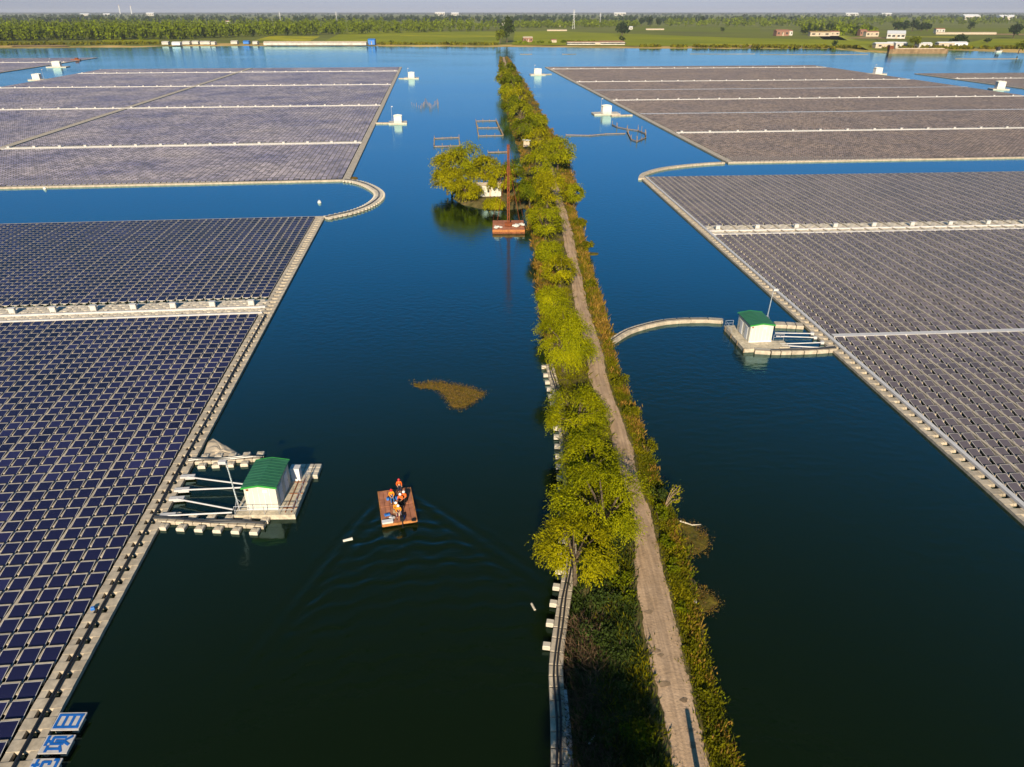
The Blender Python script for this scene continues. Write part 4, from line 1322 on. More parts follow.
b = MB(['white']); b.add([(-4, -1.5, 0), (4, -1.5, 0), (6, 0, .4), (4, 1.5, 0), (-4, 1.5, 0), (-4.3, -1.9, 1.8), (4.2, -1.8, 1.9), (7, 0, 2.3), (4.2, 1.8, 1.9), (-4.3, 1.9, 1.8)],
    [(4, 3, 2, 1, 0), (5, 6, 7, 8, 9)] + [(k, (k + 1) % 5, 5 + (k + 1) % 5, 5 + k) for k in range(5)], 'white'); b.build("hull", r)
b = MB(['dark']); b.box((-1, 0, 4), (4, 2.6, 4.5), 'dark'); b.build("cabin", r)
p = P(76, 60.6)
r = empty("work_boat", "small reddish boat by the thin upper left array", "boat", p, .1)
b = MB(['rust']); b.box((0, 0, .5), (9, 3, 1.4), 'rust', 0, .1); b.build("hull", r); b = MB(['rustd']); b.box((1, 0, 1.9), (3, 2, 1.6), 'rustd'); b.build("cabin", r)

# pylons and stacks far away
def pylon(px, py, h, label):
    p = P(px, py, 1.3)
    r = empty("pylon", label, "pylon", p, 0, "far pylons")
    b = MB(['steel'])
    for sx in (-1, 1): b.beam((sx * h * .06, 0, 0), (0, 0, h), h * .014, h * .014, 'steel')
    for k in range(6):
        z = h * k / 7; w_ = h * .06 * (1 - z / h)
        b.beam((-w_, 0, z), (w_, 0, z + h / 7), h * .008, h * .008, 'steel')
    b.build("tower", r)
    b = MB(['steel'])
    for z, wd in ((.72, .22), (.84, .18), (.95, .12)): b.beam((-h * wd / 2, 0, h * z), (h * wd / 2, 0, h * z), h * .012, h * .012, 'steel')
    b.build("cross_arm", r)
for x, y, h, lab in ((281, 25, 45, "thin pylon standing above the left wood"), (337, 24, 45, "thin pylon right of the first pylon over the wood"), (573.5, 29, 50, "pylon in the right fields near the low farmhouse"), (600, 26, 42, "small pylon in front of the right tree belt")):
    pylon(x, y, h, lab)
def stack(px, h, label, rr):
    p = P(px, 14.2, 1.3)
    r = empty("chimney_stack", label, "chimney", p, 0, "far chimneys")
    b = MB(['white']); b.tube([(0, 0, 0), (0, 0, h * .6), (0, 0, h)], [rr, rr * .8, rr * .65], 'white', 12); b.build("shaft", r)
    b = MB(['rust']); b.tube([(0, 0, h * .93), (0, 0, h * .97)], rr * .72, 'rust', 12); b.build("band", r)
stack(120.5, 150, "left of two faint chimneys on the left horizon", 9); stack(132, 140, "right of two faint chimneys on the left horizon", 9)
for i, (x, wd, h, lab) in enumerate([(440, 120, 30, "pale block on the horizon, left of the pair over the wood"), (455, 90, 26, "pale block on the horizon, right of the pair over the wood"),
        (150, 90, 24, "small pale block on the left horizon"), (84, 110, 14, "low pale block in the left wood distance"), (106, 90, 14, "second low pale block behind the left wood"),
        (620, 140, 26, "pale block on the horizon right of the dike"), (852, 150, 22, "pale block on the right horizon"), (887, 120, 20, "second pale block on the right horizon"), (972, 90, 40, "pale house group far on the right"), (1008, 90, 34, "pale house near the right picture edge")]):
    hut(x, 15.6 if x < 900 else 20, lab, wd, 60, h * (1 if x < 900 else .5), 'farw', 'wallg', 1.36, 0, "pale buildings on the horizon", "distant_building", "building", 4)

# ------------------------------------------------------------------ far trees
def crown_quads(c, rx, rz_, n, size, droop=0.0):
    d = rng.normal(size=(n, 3)); d /= np.linalg.norm(d, axis=1, keepdims=True)
    rad = rng.random(n) ** 0.4
    C = d * rad[:, None] * np.array([rx, rx, rz_]) + np.array(c)
    D = rng.normal(size=(n, 3)) + np.array([0, 0, droop])
    return leafquads(C, D, size * (0.7 + .6 * rng.random(n)), size * .75)
def wood(name, pts, h, r, per, m, kind="stuff"):
    Vs = []; Fs = []; k = 0
    for x, y in pts:
        hh = h * (.55 + .65 * rng.random()); rr = r * (.8 + .5 * rng.random())
        V, f = crown_quads((x, y, 1.3 + hh * .55), rr, hh * .48, per, rr * 1.1, 1.2)
        Vs.append(V); Fs.append(f + k); k += len(V)
    o = link(name, npmesh(name, np.concatenate(Vs), np.concatenate(Fs), [m]))
    return tag(o, kind=kind)
def scatter(poly, n):
    """points inside a pixel polygon on the far land, uniform in pixels"""
    xs = [p[0] for p in poly]; ys = [p[1] for p in poly]
    out = []
    while len(out) < n:
        x = rng.uniform(min(xs), max(xs)); y = rng.uniform(min(ys), max(ys))
        ins = False; j = len(poly) - 1
        for i in range(len(poly)):
            if (poly[i][1] > y) != (poly[j][1] > y) and x < (poly[j][0] - poly[i][0]) * (y - poly[i][1]) / (poly[j][1] - poly[i][1]) + poly[i][0]: ins = not ins
            j = i
        if ins:
            p = P(x, y, 1.3); out.append((p.x, p.y))
    return out
wood("left_wood", scatter([(-140, 42), (0, 41.3), (30, 41), (160, 39.5), (250, 37), (330, 34.5), (430, 32), (500, 29), (500, 24), (330, 24), (150, 24), (-140, 24)], 1500), 22, 4.4, 34, 'leaf_far')
wood("left_wood_front", scatter([(-140, 42.2), (160, 40), (320, 35), (490, 31), (490, 30.4), (320, 34), (160, 38.6), (-140, 40.6)], 420), 23, 3.8, 40, 'leaf_far')
wood("far_wood", scatter([(-100, 24), (500, 24), (1120, 21), (1120, 13.8), (500, 13.4), (-100, 13.4)], 1800), 22, 9, 26, 'leaf_fard')
wood("right_tree_belt", scatter([(515, 28.5), (640, 27), (640, 24.5), (515, 25)], 260), 17, 5, 30, 'leaf_far')
wood("right_tree_belt", scatter([(665, 26.5), (800, 27), (850, 25), (1100, 24), (1100, 19), (800, 19), (665, 22)], 600), 20, 6, 30, 'leaf_far')
wood("right_tree_belt", scatter([(800, 35), (870, 36), (880, 31), (800, 29)], 80), 17, 5, 40, 'leaf_far')
wood("hedge_row", scatter([(515, 43.8), (600, 42.6), (600, 42), (515, 42.8)], 26), 3, 3, 20, 'leaf_far')
wood("shore_reeds", scatter([(-120, 45.6), (160, 44.4), (160, 43.6), (-120, 44.6)], 200), 1.6, 5, 14, 'weed')
wood("shore_reeds", scatter([(380, 44.4), (500, 44.8), (500, 44.3), (380, 44.0)], 50), 1.2, 5, 14, 'weed')
wood("shore_reeds", scatter([(640, 46.6), (1100, 49.6), (1100, 48.4), (950, 47.6), (640, 46.2)], 200), 1.4, 5, 14, 'weed')

def far_tree(px, py, h, r, label, m='leaf_fard', n=260, cat="tree", name="broad_tree", group=None):
    p = P(px, py, 1.3)
    t = empty(name, label, cat, p, 0, group)
    Vs = []; k = 0; Fs = []
    for j in range(9):
        a = rng.random() * 6.28; q = rng.random() ** .5 * r * .6
        V, f = crown_quads((math.cos(a) * q, math.sin(a) * q, h * (.35 + .5 * rng.random())), r * .5, h * .22, n // 9, r * .28, .6)
        Vs.append(V); Fs.append(f + k); k += len(V)
    link("crown", npmesh("crown", np.concatenate(Vs), np.concatenate(Fs), [m]), t)
    b = MB(['bark']); b.tube([(0, 0, -.2), (0, 0, h * .6)], [r * .08, r * .04], 'bark', 6)
    b.build("trunk", t)
    return t
far_tree(507, 42.5, 36, 13, "tall dark tree at the far end of the dike on the shore", 'leaf_d', 700)
far_tree(500, 44, 20, 9, "lower tree left of the tall tree at the end of the dike", 'leaf_m', 400)
far_tree(622, 35.5, 24, 16, "round dark tree alone in the right fields", n=500)
far_tree(622, 42.3, 10, 6, "small bush tree near the shore below the round dark tree", n=200)
for i, (x, h, r) in enumerate([(641, 26, 13), (650, 28, 15), (658, 26, 13)]):
    far_tree(x, 26.6, h, r, ["left tree of the dark clump in the right fields", "middle tree of the dark clump in the right fields", "right tree of the dark clump in the right fields"][i], n=400, group="dark clump of trees")
far_tree(702, 25.5, 30, 14, "dark tree standing in the right tree belt", n=400)
for i, x in enumerate([803, 808, 814, 821, 826, 831, 852, 856, 869]):
    far_tree(x, 35.0 + .3 * math.sin(i), [22, 24, 21, 24, 26, 24, 22, 24, 18][i], 6, ["leftmost poplar of the dark village row", "second poplar of the dark village row", "short third poplar of the dark village row", "fourth poplar of the dark village row, by the ochre house",
              "tallest poplar of the dark village row", "sixth poplar of the dark village row", "left poplar of the pair at the brick house", "right poplar of the pair at the brick house", "lone short poplar right of the pair"][i], n=300, name="poplar", group="village poplars")
for i, (x, h) in enumerate([(896, 20), (904, 24), (912, 25), (921, 22), (927, 18)]):
    far_tree(x, 31.3, h, 14, ["leftmost tree of the dark grove above the workshop", "second tree of the dark grove above the workshop", "tallest tree of the dark grove above the workshop", "fourth tree of the dark grove above the workshop", "small right end tree of the dark grove"][i], n=400, group="dark grove above the workshop")
far_tree(1013, 38, 24, 13, "dark tree clump at the right picture edge", n=500)
far_tree(970, 31.5, 24, 10, "dark tree at the left end of the cream wall shed", n=300)
far_tree(957, 46.3, 16, 13, "dark bush tree on the right promontory", n=400)
far_tree(914, 48.4, 15, 9, "bright green tree on the right promontory by the sheds", 'leaf_m', n=300)
far_tree(835, 47, 8, 6, "small bush on the right shore field edge", n=160)
far_tree(419, 31.8, 12, 7, "small dark tree between the left fields", n=160)
far_tree(392, 44.2, 6, 4, "tiny shrub tree on the left shore right of the gatehouse", n=120)
far_tree(987, 43, 7, 8, "dark round bush in the rightmost green field", n=160)
far_tree(722, 33, 12, 7, "small tree in the middle of the right fields", n=160)
far_tree(1018, 54, 14, 8, "shore bush at the right picture edge", 'leaf_m', n=200)
# ------------------------------------------------------------------ willows and shrubs
def willow(cx, cy, wpx, label, zc=5.2, top=1.0, m='willow', dens=1.0, low=0.35, group=None, strand=1.0, loc=None, rad=None, trunk_px=None):
    c = P(cx, cy, zc) if loc is None else Vector(loc)
    z_d = c.y * CP - (c.z - H) * SP
    r = wpx * (.97 if cy > 430 else .90) / 2 / (F / z_d) if rad is None else rad
    base = Vector((c.x, c.y, 1.0))
    t = empty("willow_tree" if 'willow' in m else "broad_tree", label, "tree", base, 0, group)
    hz = min(r * 0.95, zc - 1.2) * top
    leaf = max(0.24, z_d * 0.0027)
    crowd = 1.45 if z_d < 120 else 1.3
    nb = int(40 * dens)
    ns = int(18 * dens * crowd)
    pts = []; dirs = []; tips = []
    zc0 = zc - base.z
    # uneven outline: a few big boughs pull the crown out
    boughs = rng.normal(size=(7, 3)); boughs[:, 2] = np.abs(boughs[:, 2]) * .8
    boughs /= np.linalg.norm(boughs, axis=1, keepdims=True)
    for i in range(nb):
        d = rng.normal(size=3); d[2] = d[2] * .9 + .35
        d /= np.linalg.norm(d)
        k = 0.60 + 0.36 * max(0, max(boughs @ d)) ** 2
        rr = k * (0.55 + 0.45 * rng.random() ** .5)
        tip = np.array([d[0] * r * rr, d[1] * r * rr, zc0 + d[2] * hz * rr])
        tips.append(tip)
        for j in range(ns):
            p = tip + rng.normal(size=3) * r * .075
            a = rng.random() * 6.283
            v = np.array([d[0] * .8 + math.cos(a) * .6, d[1] * .8 + math.sin(a) * .6, .5])
            L = (0.28 + 0.34 * rng.random()) * r * strand
            n = max(3, int(L / (leaf * .55)))
            for q in range(n):
                v = v + np.array([0, 0, -1.0]) * (1.9 / n)
                v /= np.linalg.norm(v)
                p = p + v * (L / n)
                if p[2] < low: break
                pts.append(p + rng.normal(size=3) * leaf * .22); dirs.append(v + rng.normal(size=3) * .45)
    C = np.array(pts); D = np.array(dirs)
    Nn = C - np.array([0, 0, zc0 - .25 * hz])
    Nn = Nn / np.maximum(np.linalg.norm(Nn, axis=1, keepdims=True), 1e-6) + np.array([0, 0, .35])
    V, f = leafquads(C, D, leaf * (0.7 + .6 * rng.random(len(C))), leaf * .38, Nn)
    link("crown", npmesh("crown", V, f, [m]), t)
    b = MB(['bark'])
    th = zc0 * .62
    bend = rng.normal(size=2) * .3
    b.tube([(0, 0, -.6), (bend[0] * .3, bend[1] * .3, th * .5), (bend[0], bend[1], th)], [r * .075, r * .06, r * .045], 'bark', 8)
    for tip in tips[::max(1, nb // 9)]:
        mid = np.array([bend[0], bend[1], th]) * .5 + tip * .5 + np.array([0, 0, .4])
        b.tube([(bend[0], bend[1], th * .9), tuple(mid), tuple(tip)], [r * .04, r * .025, r * .01], 'bark', 5)
    b.build("trunk", t)
    return t

willow(600, 505, 92, "broad yellow green willow overhanging the lane, nearest to the camera of the big ones", 5.2, dens=1.25)
willow(577, 548, 72, "drooping willow at the water side in front of the broad overhanging willow", 4.6, dens=1.1, m='willow_y')
willow(588, 462, 66, "flat willow behind the broad overhanging one, its crown split by a dark gap", 4.8)
willow(575, 415, 66, "round willow standing alone between two gaps, midway along the near dike", 4.8, dens=1.15)
willow(565, 341, 66, "tall bright willow covering the lane opposite the arched walkway", 5.4, top=1.25, dens=1.3)
willow(553, 301, 40, "small willow leaning to the water behind the tall bright willow", 4.4)
willow(560, 270, 34, "narrow willow at the lane edge beyond the leaning one", 4.6, m='willow_y')
willow(549, 252, 30, "low willow at the water edge right of the mast reflection", 4.0)
willow(546, 220, 40, "bushy willow right of the rusty barge", 5.5, top=1.1)
willow(548, 188, 42, "spreading willow where the lane disappears", 6.0, top=1.1, m='willow_y')
willow(558, 152, 34, "round tree at the right water edge level with the islet", 6.5, top=1.2, m='willow')
willow(538, 166, 34, "pale willow between the mast top and the round edge tree", 6.5, top=1.2)
willow(574, 193, 23, "small round tree alone at the right water edge", 4.5)
willow(530, 190, 30, "dense tree just right of the barge mast", 5.5, m='leaf_m')
for i, (x, y, wpx, z, m, lab) in enumerate([(537, 138, 26, 6, 'willow_y', "yellowish willow on the far dike just beyond the islet"), (525, 128, 26, 6, 'leaf_m', "dark tree at the left edge of the far dike"), (538, 122, 24, 6, 'willow', "green tree at the right edge of the far dike"),
        (522, 113, 28, 7, 'willow', "broad tree on the far dike below the narrow part"), (512, 105, 22, 7, 'leaf_m', "darker left tree of the far dike narrow part"), (518, 96, 26, 8, 'willow_y', "yellow tree in the middle of the far dike"),
        (508, 92, 20, 8, 'willow', "left green tree high on the far dike"), (512, 82, 22, 9, 'leaf_m', "third last dark tree on the far dike"), (505, 77, 17, 9, 'willow', "second last tree on the far dike"), (507, 69, 18, 9, 'leaf_m', "last tree at the far tip of the dike")]):
    willow(x, y, wpx, lab, z, top=1.1, m=m, dens=.8, group="trees on the far dike")
for x, y, wpx, z, m, lab in [(451, 166, 40, 7.0, 'willow_y', "large yellow tree at the left end of the islet"), (468, 164, 44, 7.5, 'willow', "largest green tree in the middle of the islet"), (484, 172, 34, 6.0, 'willow_y', "yellow willow behind the white hut"),
        (447, 181, 30, 4.2, 'willow_y', "low yellow tree overhanging the islet's left shore"), (500, 179, 30, 5.5, 'willow_y', "pale tree right of the white hut behind the mast"), (493, 203.5, 22, 2.4, 'willow_y', "little willow in front of the white hut"), (512, 172, 26, 6.5, 'leaf_m', "dark tree behind the barge mast"), (466, 190, 34, 3.6, 'willow_y', "low yellow tree left of the white hut")]:
    willow(x, y, wpx, lab, z, top=1.15, m=m, dens=1.05, low=-.2)
# trees just outside the bottom of the picture, their shade falls on the near bank
for x, y, rr, lab in [(4.4, 18.5, 3.2, "willow on the left bank below the picture, left one"), (6.6, 20.5, 2.8, "willow on the left bank below the picture, nearer the lane"), (4.8, 22.0, 2.4, "willow on the left bank below the picture, low one")]:
    willow(0, 0, 0, lab, 6.4, loc=(x, y, 6.4), rad=rr, dens=1.0)

def at_rail(k0, k1, t, frac):
    i = min(int(t), len(RA) - 2); q = t - i
    rails = [RA, RB, RC, RD]
    a = rails[k0][i].lerp(rails[k0][i + 1], q); b = rails[k1][i].lerp(rails[k1][i + 1], q)
    return a.lerp(b, frac)

def bankcover(name, k0, k1, n, hgt, m, fr, trange, blades=14, wd=.10, spread=.35, flat=0.6, patchy=None):
    C = []; D = []; Ls = []
    for _ in range(n):
        # density per metre of dike length: sample by world length
        t = trange[0] + (trange[1] - trange[0]) * rng.random() ** 1.0
        f = fr[0] + (fr[1] - fr[0]) * rng.random()
        p = at_rail(k0, k1, t, f)
        if patchy is not None and math.sin(p.y * .9 + 2 * math.sin(p.x)) * math.sin(p.y * .31 + patchy) < rng.normal() * .3: continue
        fz = f if k0 == 0 else 1 - f
        z0 = -.1 + 1.2 * min(1, max(0, fz)) ** .6
        h = hgt * (.5 + .9 * rng.random())
        for b_ in range(blades):
            L = h * (.6 + .6 * rng.random())
            d = np.array([rng.normal() * flat, rng.normal() * flat, .6 + .5 * rng.random()])
            d /= np.linalg.norm(d)
            o = np.array([rng.normal() * spread, rng.normal() * spread, 0])
            C.append(np.array([p.x, p.y, z0]) + o + d * L * .5); D.append(d); Ls.append(L)
    C = np.array(C); D = np.array(D); Ls = np.array(Ls)
    V, f = leafquads(C, D, Ls, wd * (0.7 + .6 * rng.random(len(C))))
    tag(link(name, npmesh(name, V, f, [m])), kind="stuff")
TN = len(RA) - 1
i_at = lambda py: min(range(len(RA)), key=lambda i: abs(proj(np.array(RB[i].x), np.array(RB[i].y), np.array(ZD))[1] - py))
i200, i350, i450, i560 = i_at(200), i_at(345), i_at(450), i_at(560)
bankcover("bank_weeds", 2, 3, 3000, .40, 'weed', (.08, .72), (0, i350))
bankcover("bank_weeds", 2, 3, 1500, .9, 'weed', (.15, 1.0), (i350, TN))
bankcover("bank_reeds", 2, 3, 420, .5, 'reed', (.35, .80), (0, i350), wd=.13, flat=.4, patchy=.4)
bankcover("bank_reeds", 2, 3, 650, .6, 'reed', (.3, .9), (i450, i200), wd=.15, flat=.4, patchy=1.2)
bankcover("bank_reeds", 2, 3, 800, 1.0, 'reed', (.3, 1.1), (i350, TN), wd=.2, flat=.4)
bankcover("verge_grass", 2, 3, 700, .25, 'weed', (.07, .22), (0, i350), wd=.10, blades=6)
bankcover("verge_grass", 1, 0, 700, .25, 'weed', (.05, .16), (0, i350), wd=.10, blades=6)
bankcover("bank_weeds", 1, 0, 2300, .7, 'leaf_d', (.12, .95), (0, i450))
bankcover("bank_weeds", 1, 0, 900, .7, 'weed', (.05, .6), (0, i450), patchy=2.2)
bankcover("bank_weeds", 1, 0, 1400, 1.0, 'weed', (.05, 1.0), (i450, TN))
bankcover("bank_reeds", 1, 0, 700, 1.0, 'reed', (.5, 1.05), (i350, TN), wd=.18, flat=.4)
bankcover("dead_brush", 1, 0, 650, 1.1, 'dead', (.55, .98), (0, i_at(620)), wd=.05, flat=1.1, blades=12)
bankcover("water_fringe", 2, 3, 420, .35, 'leaf_m', (.70, .98), (0, i200), wd=.1, flat=.6, patchy=3)

def shrub(px, py, r, h, label, m='weed', n=420, cat="shrub", name="shrub", z=.7, size=None):
    p = P(px, py, z)
    t = empty(name, label, cat, p)
    Vs = []; Fs = []; k = 0
    sz = size or max(.22, (p.y) * .0032)
    for j in range(7):
        a = rng.random() * 6.28; q = rng.random() ** .5 * r * .75
        V, f = crown_quads((math.cos(a) * q, math.sin(a) * q, h * (.3 + .5 * rng.random())), r * .45, h * .34, n // 7, sz, .7)
        Vs.append(V); Fs.append(f + k); k += len(V)
    link("foliage", npmesh("foliage", np.concatenate(Vs), np.concatenate(Fs), [m]), t)
    b = MB(['bark'])
    for j in range(5):
        a = j * 1.26; b.tube([(0, 0, -.6), (math.cos(a) * r * .3, math.sin(a) * r * .3, h * .35), (math.cos(a) * r * .5, math.sin(a) * r * .5, h * .7)], [.04, .03, .015], 'bark', 4)
    b.build("stem", t)
    return t
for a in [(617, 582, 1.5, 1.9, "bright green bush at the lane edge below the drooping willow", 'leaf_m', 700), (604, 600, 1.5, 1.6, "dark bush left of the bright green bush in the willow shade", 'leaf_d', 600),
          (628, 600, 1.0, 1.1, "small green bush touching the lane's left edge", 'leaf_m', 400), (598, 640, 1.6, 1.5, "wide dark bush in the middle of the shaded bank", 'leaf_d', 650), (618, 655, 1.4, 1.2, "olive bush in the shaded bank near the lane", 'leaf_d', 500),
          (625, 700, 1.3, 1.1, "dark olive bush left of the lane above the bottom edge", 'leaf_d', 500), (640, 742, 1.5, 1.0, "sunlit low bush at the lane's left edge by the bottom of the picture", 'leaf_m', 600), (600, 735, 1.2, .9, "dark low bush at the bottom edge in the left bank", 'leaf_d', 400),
          (660, 522, 1.0, 1.5, "bushy green shrub on the right bank behind the round weed mat", 'leaf_m', 700), (664, 548, .9, 1.2, "green shrub on the right bank beside the round weed mat", 'leaf_m', 600), (656, 500, 1.1, 1.5, "dark green shrub below the bare sapling", 'leaf_d', 500),
          (673, 572, .9, 1.0, "leafy shrub on the right bank between the two weed mats", 'leaf_m', 500), (679, 612, .8, .8, "low green shrub beside the lower weed mat", 'leaf_m', 450), (690, 652, .8, .8, "low shrub on the right bank below the weed mats", 'weed', 400),
          (702, 702, .8, .8, "low shrub at the right bank near the bottom", 'weed', 400), (712, 745, .9, .8, "bottom most shrub on the right bank", 'weed', 400), (622, 388, 1.5, 1.8, "light green shrub on the right bank below the arched walkway", 'weed', 500),
          (632, 415, 1.2, 1.4, "yellow green shrub opposite the lone round willow", 'weed', 400), (646, 452, 1.2, 1.5, "olive shrub on the right bank opposite the flat willow", 'weed', 420), (602, 328, 1.4, 1.6, "orange tan reed clump at the start of the arched walkway", 'reed', 450),
          (591, 290, 1.6, 1.9, "green shrub on the right bank opposite the leaning willow", 'weed', 420), (585, 250, 1.7, 2.0, "yellowish shrub on the right bank beside the green spit", 'weed', 420), (580, 228, 1.8, 2.2, "bushy shrub on the right bank where the lane narrows", 'weed', 420),
          (460, 196, 2.5, 2.2, "yellow bush on the islet's left shore", 'willow_y', 420), (515, 203, 2.2, 2.0, "orange bush on the islet shore behind the barge", 'reed', 380), (540, 268, 1.4, 1.4, "orange reed clump at the left bank near the narrow willow", 'reed', 350)]:
    shrub(*a)
# bare sapling on the right bank
p = P(664, 506, .8)
t = empty("bare_sapling", "sparse yellowish sapling leaning over the water above the round weed mat", "sapling", p)
b = MB(['wood']); C = []; D = []
for j in range(9):
    a = rng.normal() * .5 + .6; e = Vector((.9 + .8 * rng.random(), rng.normal() * .6, 1.5 + 1.3 * rng.random()))
    b.tube([(0, 0, -.4), e * .5 + Vector((0, 0, .3)), e], [.05, .035, .015], 'wood', 4)
    for k in range(16):
        q = .5 + .55 * rng.random(); C.append(np.array(e) * q + rng.normal(size=3) * .15); D.append(rng.normal(size=3))
b.build("stem", t)
V, f = leafquads(np.array(C), np.array(D), .3, .12)
link("foliage", npmesh("foliage", V, f, ['willow_y']), t)
b = MB(['deck']); b.tube([P(680, 521, .1), P(692, 525, .05), P(701, 524.5, .1)], [.10, .08, .04], 'deck', 5)
tag(b.build("drift_branch"), "pale drift branch along the top of the round weed mat", "branch")
b = MB(['wallw']); b.box(P(694, 601.5, .2), (.35, .3, .3), 'wallw', .4, .2)
tag(b.build("foam_scrap"), "white foam scrap on the lower weed mat at the right bank", "debris")
b = MB(['tray']); b.tube([P(589, 744, .8), P(594.5, 736, 1.0)], .07, 'tray', 5)
tag(b.build("pale_pipe"), "short pale pipe lying in the dark left bank", "pipe")
b = MB(['wallw'])
for (x, y) in ((526, 140), (546, 165), (531, 175)):
    pass
hut(526.5, 147, "tiny pale shed between the trees where the far dike begins", 2.2, 2, 2.2, 'tangrey', 'wallg', 1.2, 0, wins=0)
# unseen post added below the frame to cast the narrow shadow on the lane
b = MB(['wood']); b.tube([(11.75, 24.6, 1.2), (11.72, 24.6, 5.6)], [.22, .16], 'wood', 8)
tag(b.build("shadow_caster_post"), "unseen post added below the picture to cast a shadow on the lane", "post")
# ------------------------------------------------------------------ motor raft with its crew
c4 = [P(377.7, 491, .45), P(410.5, 487.8, .45), P(418.2, 523.8, .45), P(382.2, 526, .45)]
ctr = sum(c4, Vector()) / 4
fw = ((c4[0] + c4[1]) / 2 - (c4[2] + c4[3]) / 2); RL = fw.length - .55; fw.normalize(); ctr = ctr + fw * .2
RWd = ((c4[1] - c4[0]).length + (c4[2] - c4[3]).length) / 2 - .15
ra = math.atan2(-fw.x, fw.y)
raft = empty("motor_raft", "reddish plank work raft carrying six workers across the dark water", "raft", Vector((ctr.x, ctr.y, 0)), ra)
M['orange'] = mat('vest_orange', (0.75, 0.11, 0.01), 0.7, 0.12, 6, 0.2)
M['amber'] = mat('vest_amber', (0.72, 0.24, 0.01), 0.7, 0.12, 6, 0.2)
M['redhat'] = mat('helmet_red', (0.62, 0.015, 0.015), 0.35, 0.05, 6, 0.5)
M['whitehat'] = mat('helmet_white', (0.8, 0.8, 0.78), 0.35, 0.05, 6, 0.5)
M['jeans'] = mat('jeans_blue', (0.035, 0.11, 0.28), 0.8, 0.2, 8, 0.1)
M['navy'] = mat('cloth_navy', (0.018, 0.022, 0.05), 0.8, 0.2, 8, 0.1)
M['black'] = mat('cloth_black', (0.014, 0.014, 0.016), 0.8, 0.2, 8, 0.1)
M['maroon'] = mat('cloth_maroon', (0.10, 0.03, 0.05), 0.8, 0.2, 8, 0.1)
M['skin'] = mat('skin', (0.42, 0.24, 0.15), 0.6, 0.06, 8, 0.3)
M['hair'] = mat('hair_black', (0.012, 0.010, 0.010), 0.6, 0.1, 8, 0.3)
M['boot'] = mat('boot_black', (0.02, 0.018, 0.016), 0.6, 0.1, 8, 0.3)
hl, hw = RL / 2, RWd / 2
b = MB(['raftdeck'])
n = 7
for k in range(n):
    for q in range(2):
        y0 = -hl if q == 0 else .05
        b.box((-hw + (k + .5) * RWd / n, y0 + hl / 2 - .02, .405), (RWd / n - .03, hl - .06, .09), 'raftdeck')
b.build("deck", raft)
b = MB(['rustd'])
for sx in (-1, 1): b.tube([(sx * (hw - .35), -hl + .1, .05), (sx * (hw - .35), hl - .1, .05)], .33, 'rustd', 12)
b.tube([(0, -hl + .1, .05), (0, hl - .1, .05)], .33, 'rustd', 12)
b.build("float_drum", raft)
b = MB(['raftedge'])
b.box((0, -hl - .04, .32), (RWd, .10, .26), 'raftedge'); b.box((0, hl + .04, .32), (RWd, .1, .26), 'raftedge')
for sx in (-1, 1): b.box((sx * (hw + .04), 0, .34), (.09, RL + .2, .24), 'raftedge')
b.build("edge_beam", raft)
# outboard motor with long shaft at the stern (near end)
mt = b = MB(['black'])
b.box((.25, -hl + .05, .85), (.38, .5, .4), 'black', 0, .2); b.tube([(.25, -hl - .1, .7), (.25, -hl - .5, -.1)], .05, 'black', 6); b.tube([(.25, -hl + .2, .9), (.2, -hl + .85, 1.05)], .03, 'steel', 5)
b.box((.25, -hl - .5, -.15), (.22, .12, .25), 'black')
b.build("motor", raft)

def RW(x, y, z): 
    ca, sa = math.cos(ra), math.sin(ra)
    return Vector((ctr.x + x * ca - y * sa, ctr.y + x * sa + y * ca, z))

def skin_mesh(name, joints, edges, m, sub=1):
    me = bpy.data.meshes.new(name)
    names = list(joints)
    me.from_pydata([joints[k][0] for k in names], [(names.index(a), names.index(c)) for a, c in edges], [])
    ob = bpy.data.objects.new(name, me)
    COL.objects.link(ob)
    mod = ob.modifiers.new("s", 'SKIN')
    for i, k in enumerate(names):
        rr = joints[k][1]
        v = me.skin_vertices[0].data[i]
        v.radius = rr if isinstance(rr, tuple) else (rr, rr)
        v.use_root = (i == 0)
    sm = ob.modifiers.new("u", 'SUBSURF'); sm.levels = sub; sm.render_levels = sub
    dg = bpy.context.evaluated_depsgraph_get()
    out = bpy.data.meshes.new_from_object(ob.evaluated_get(dg))
    bpy.data.objects.remove(ob)
    out.materials.clear(); out.materials.append(M[m])
    out.polygons.foreach_set("use_smooth", np.ones(len(out.polygons), bool))
    return out

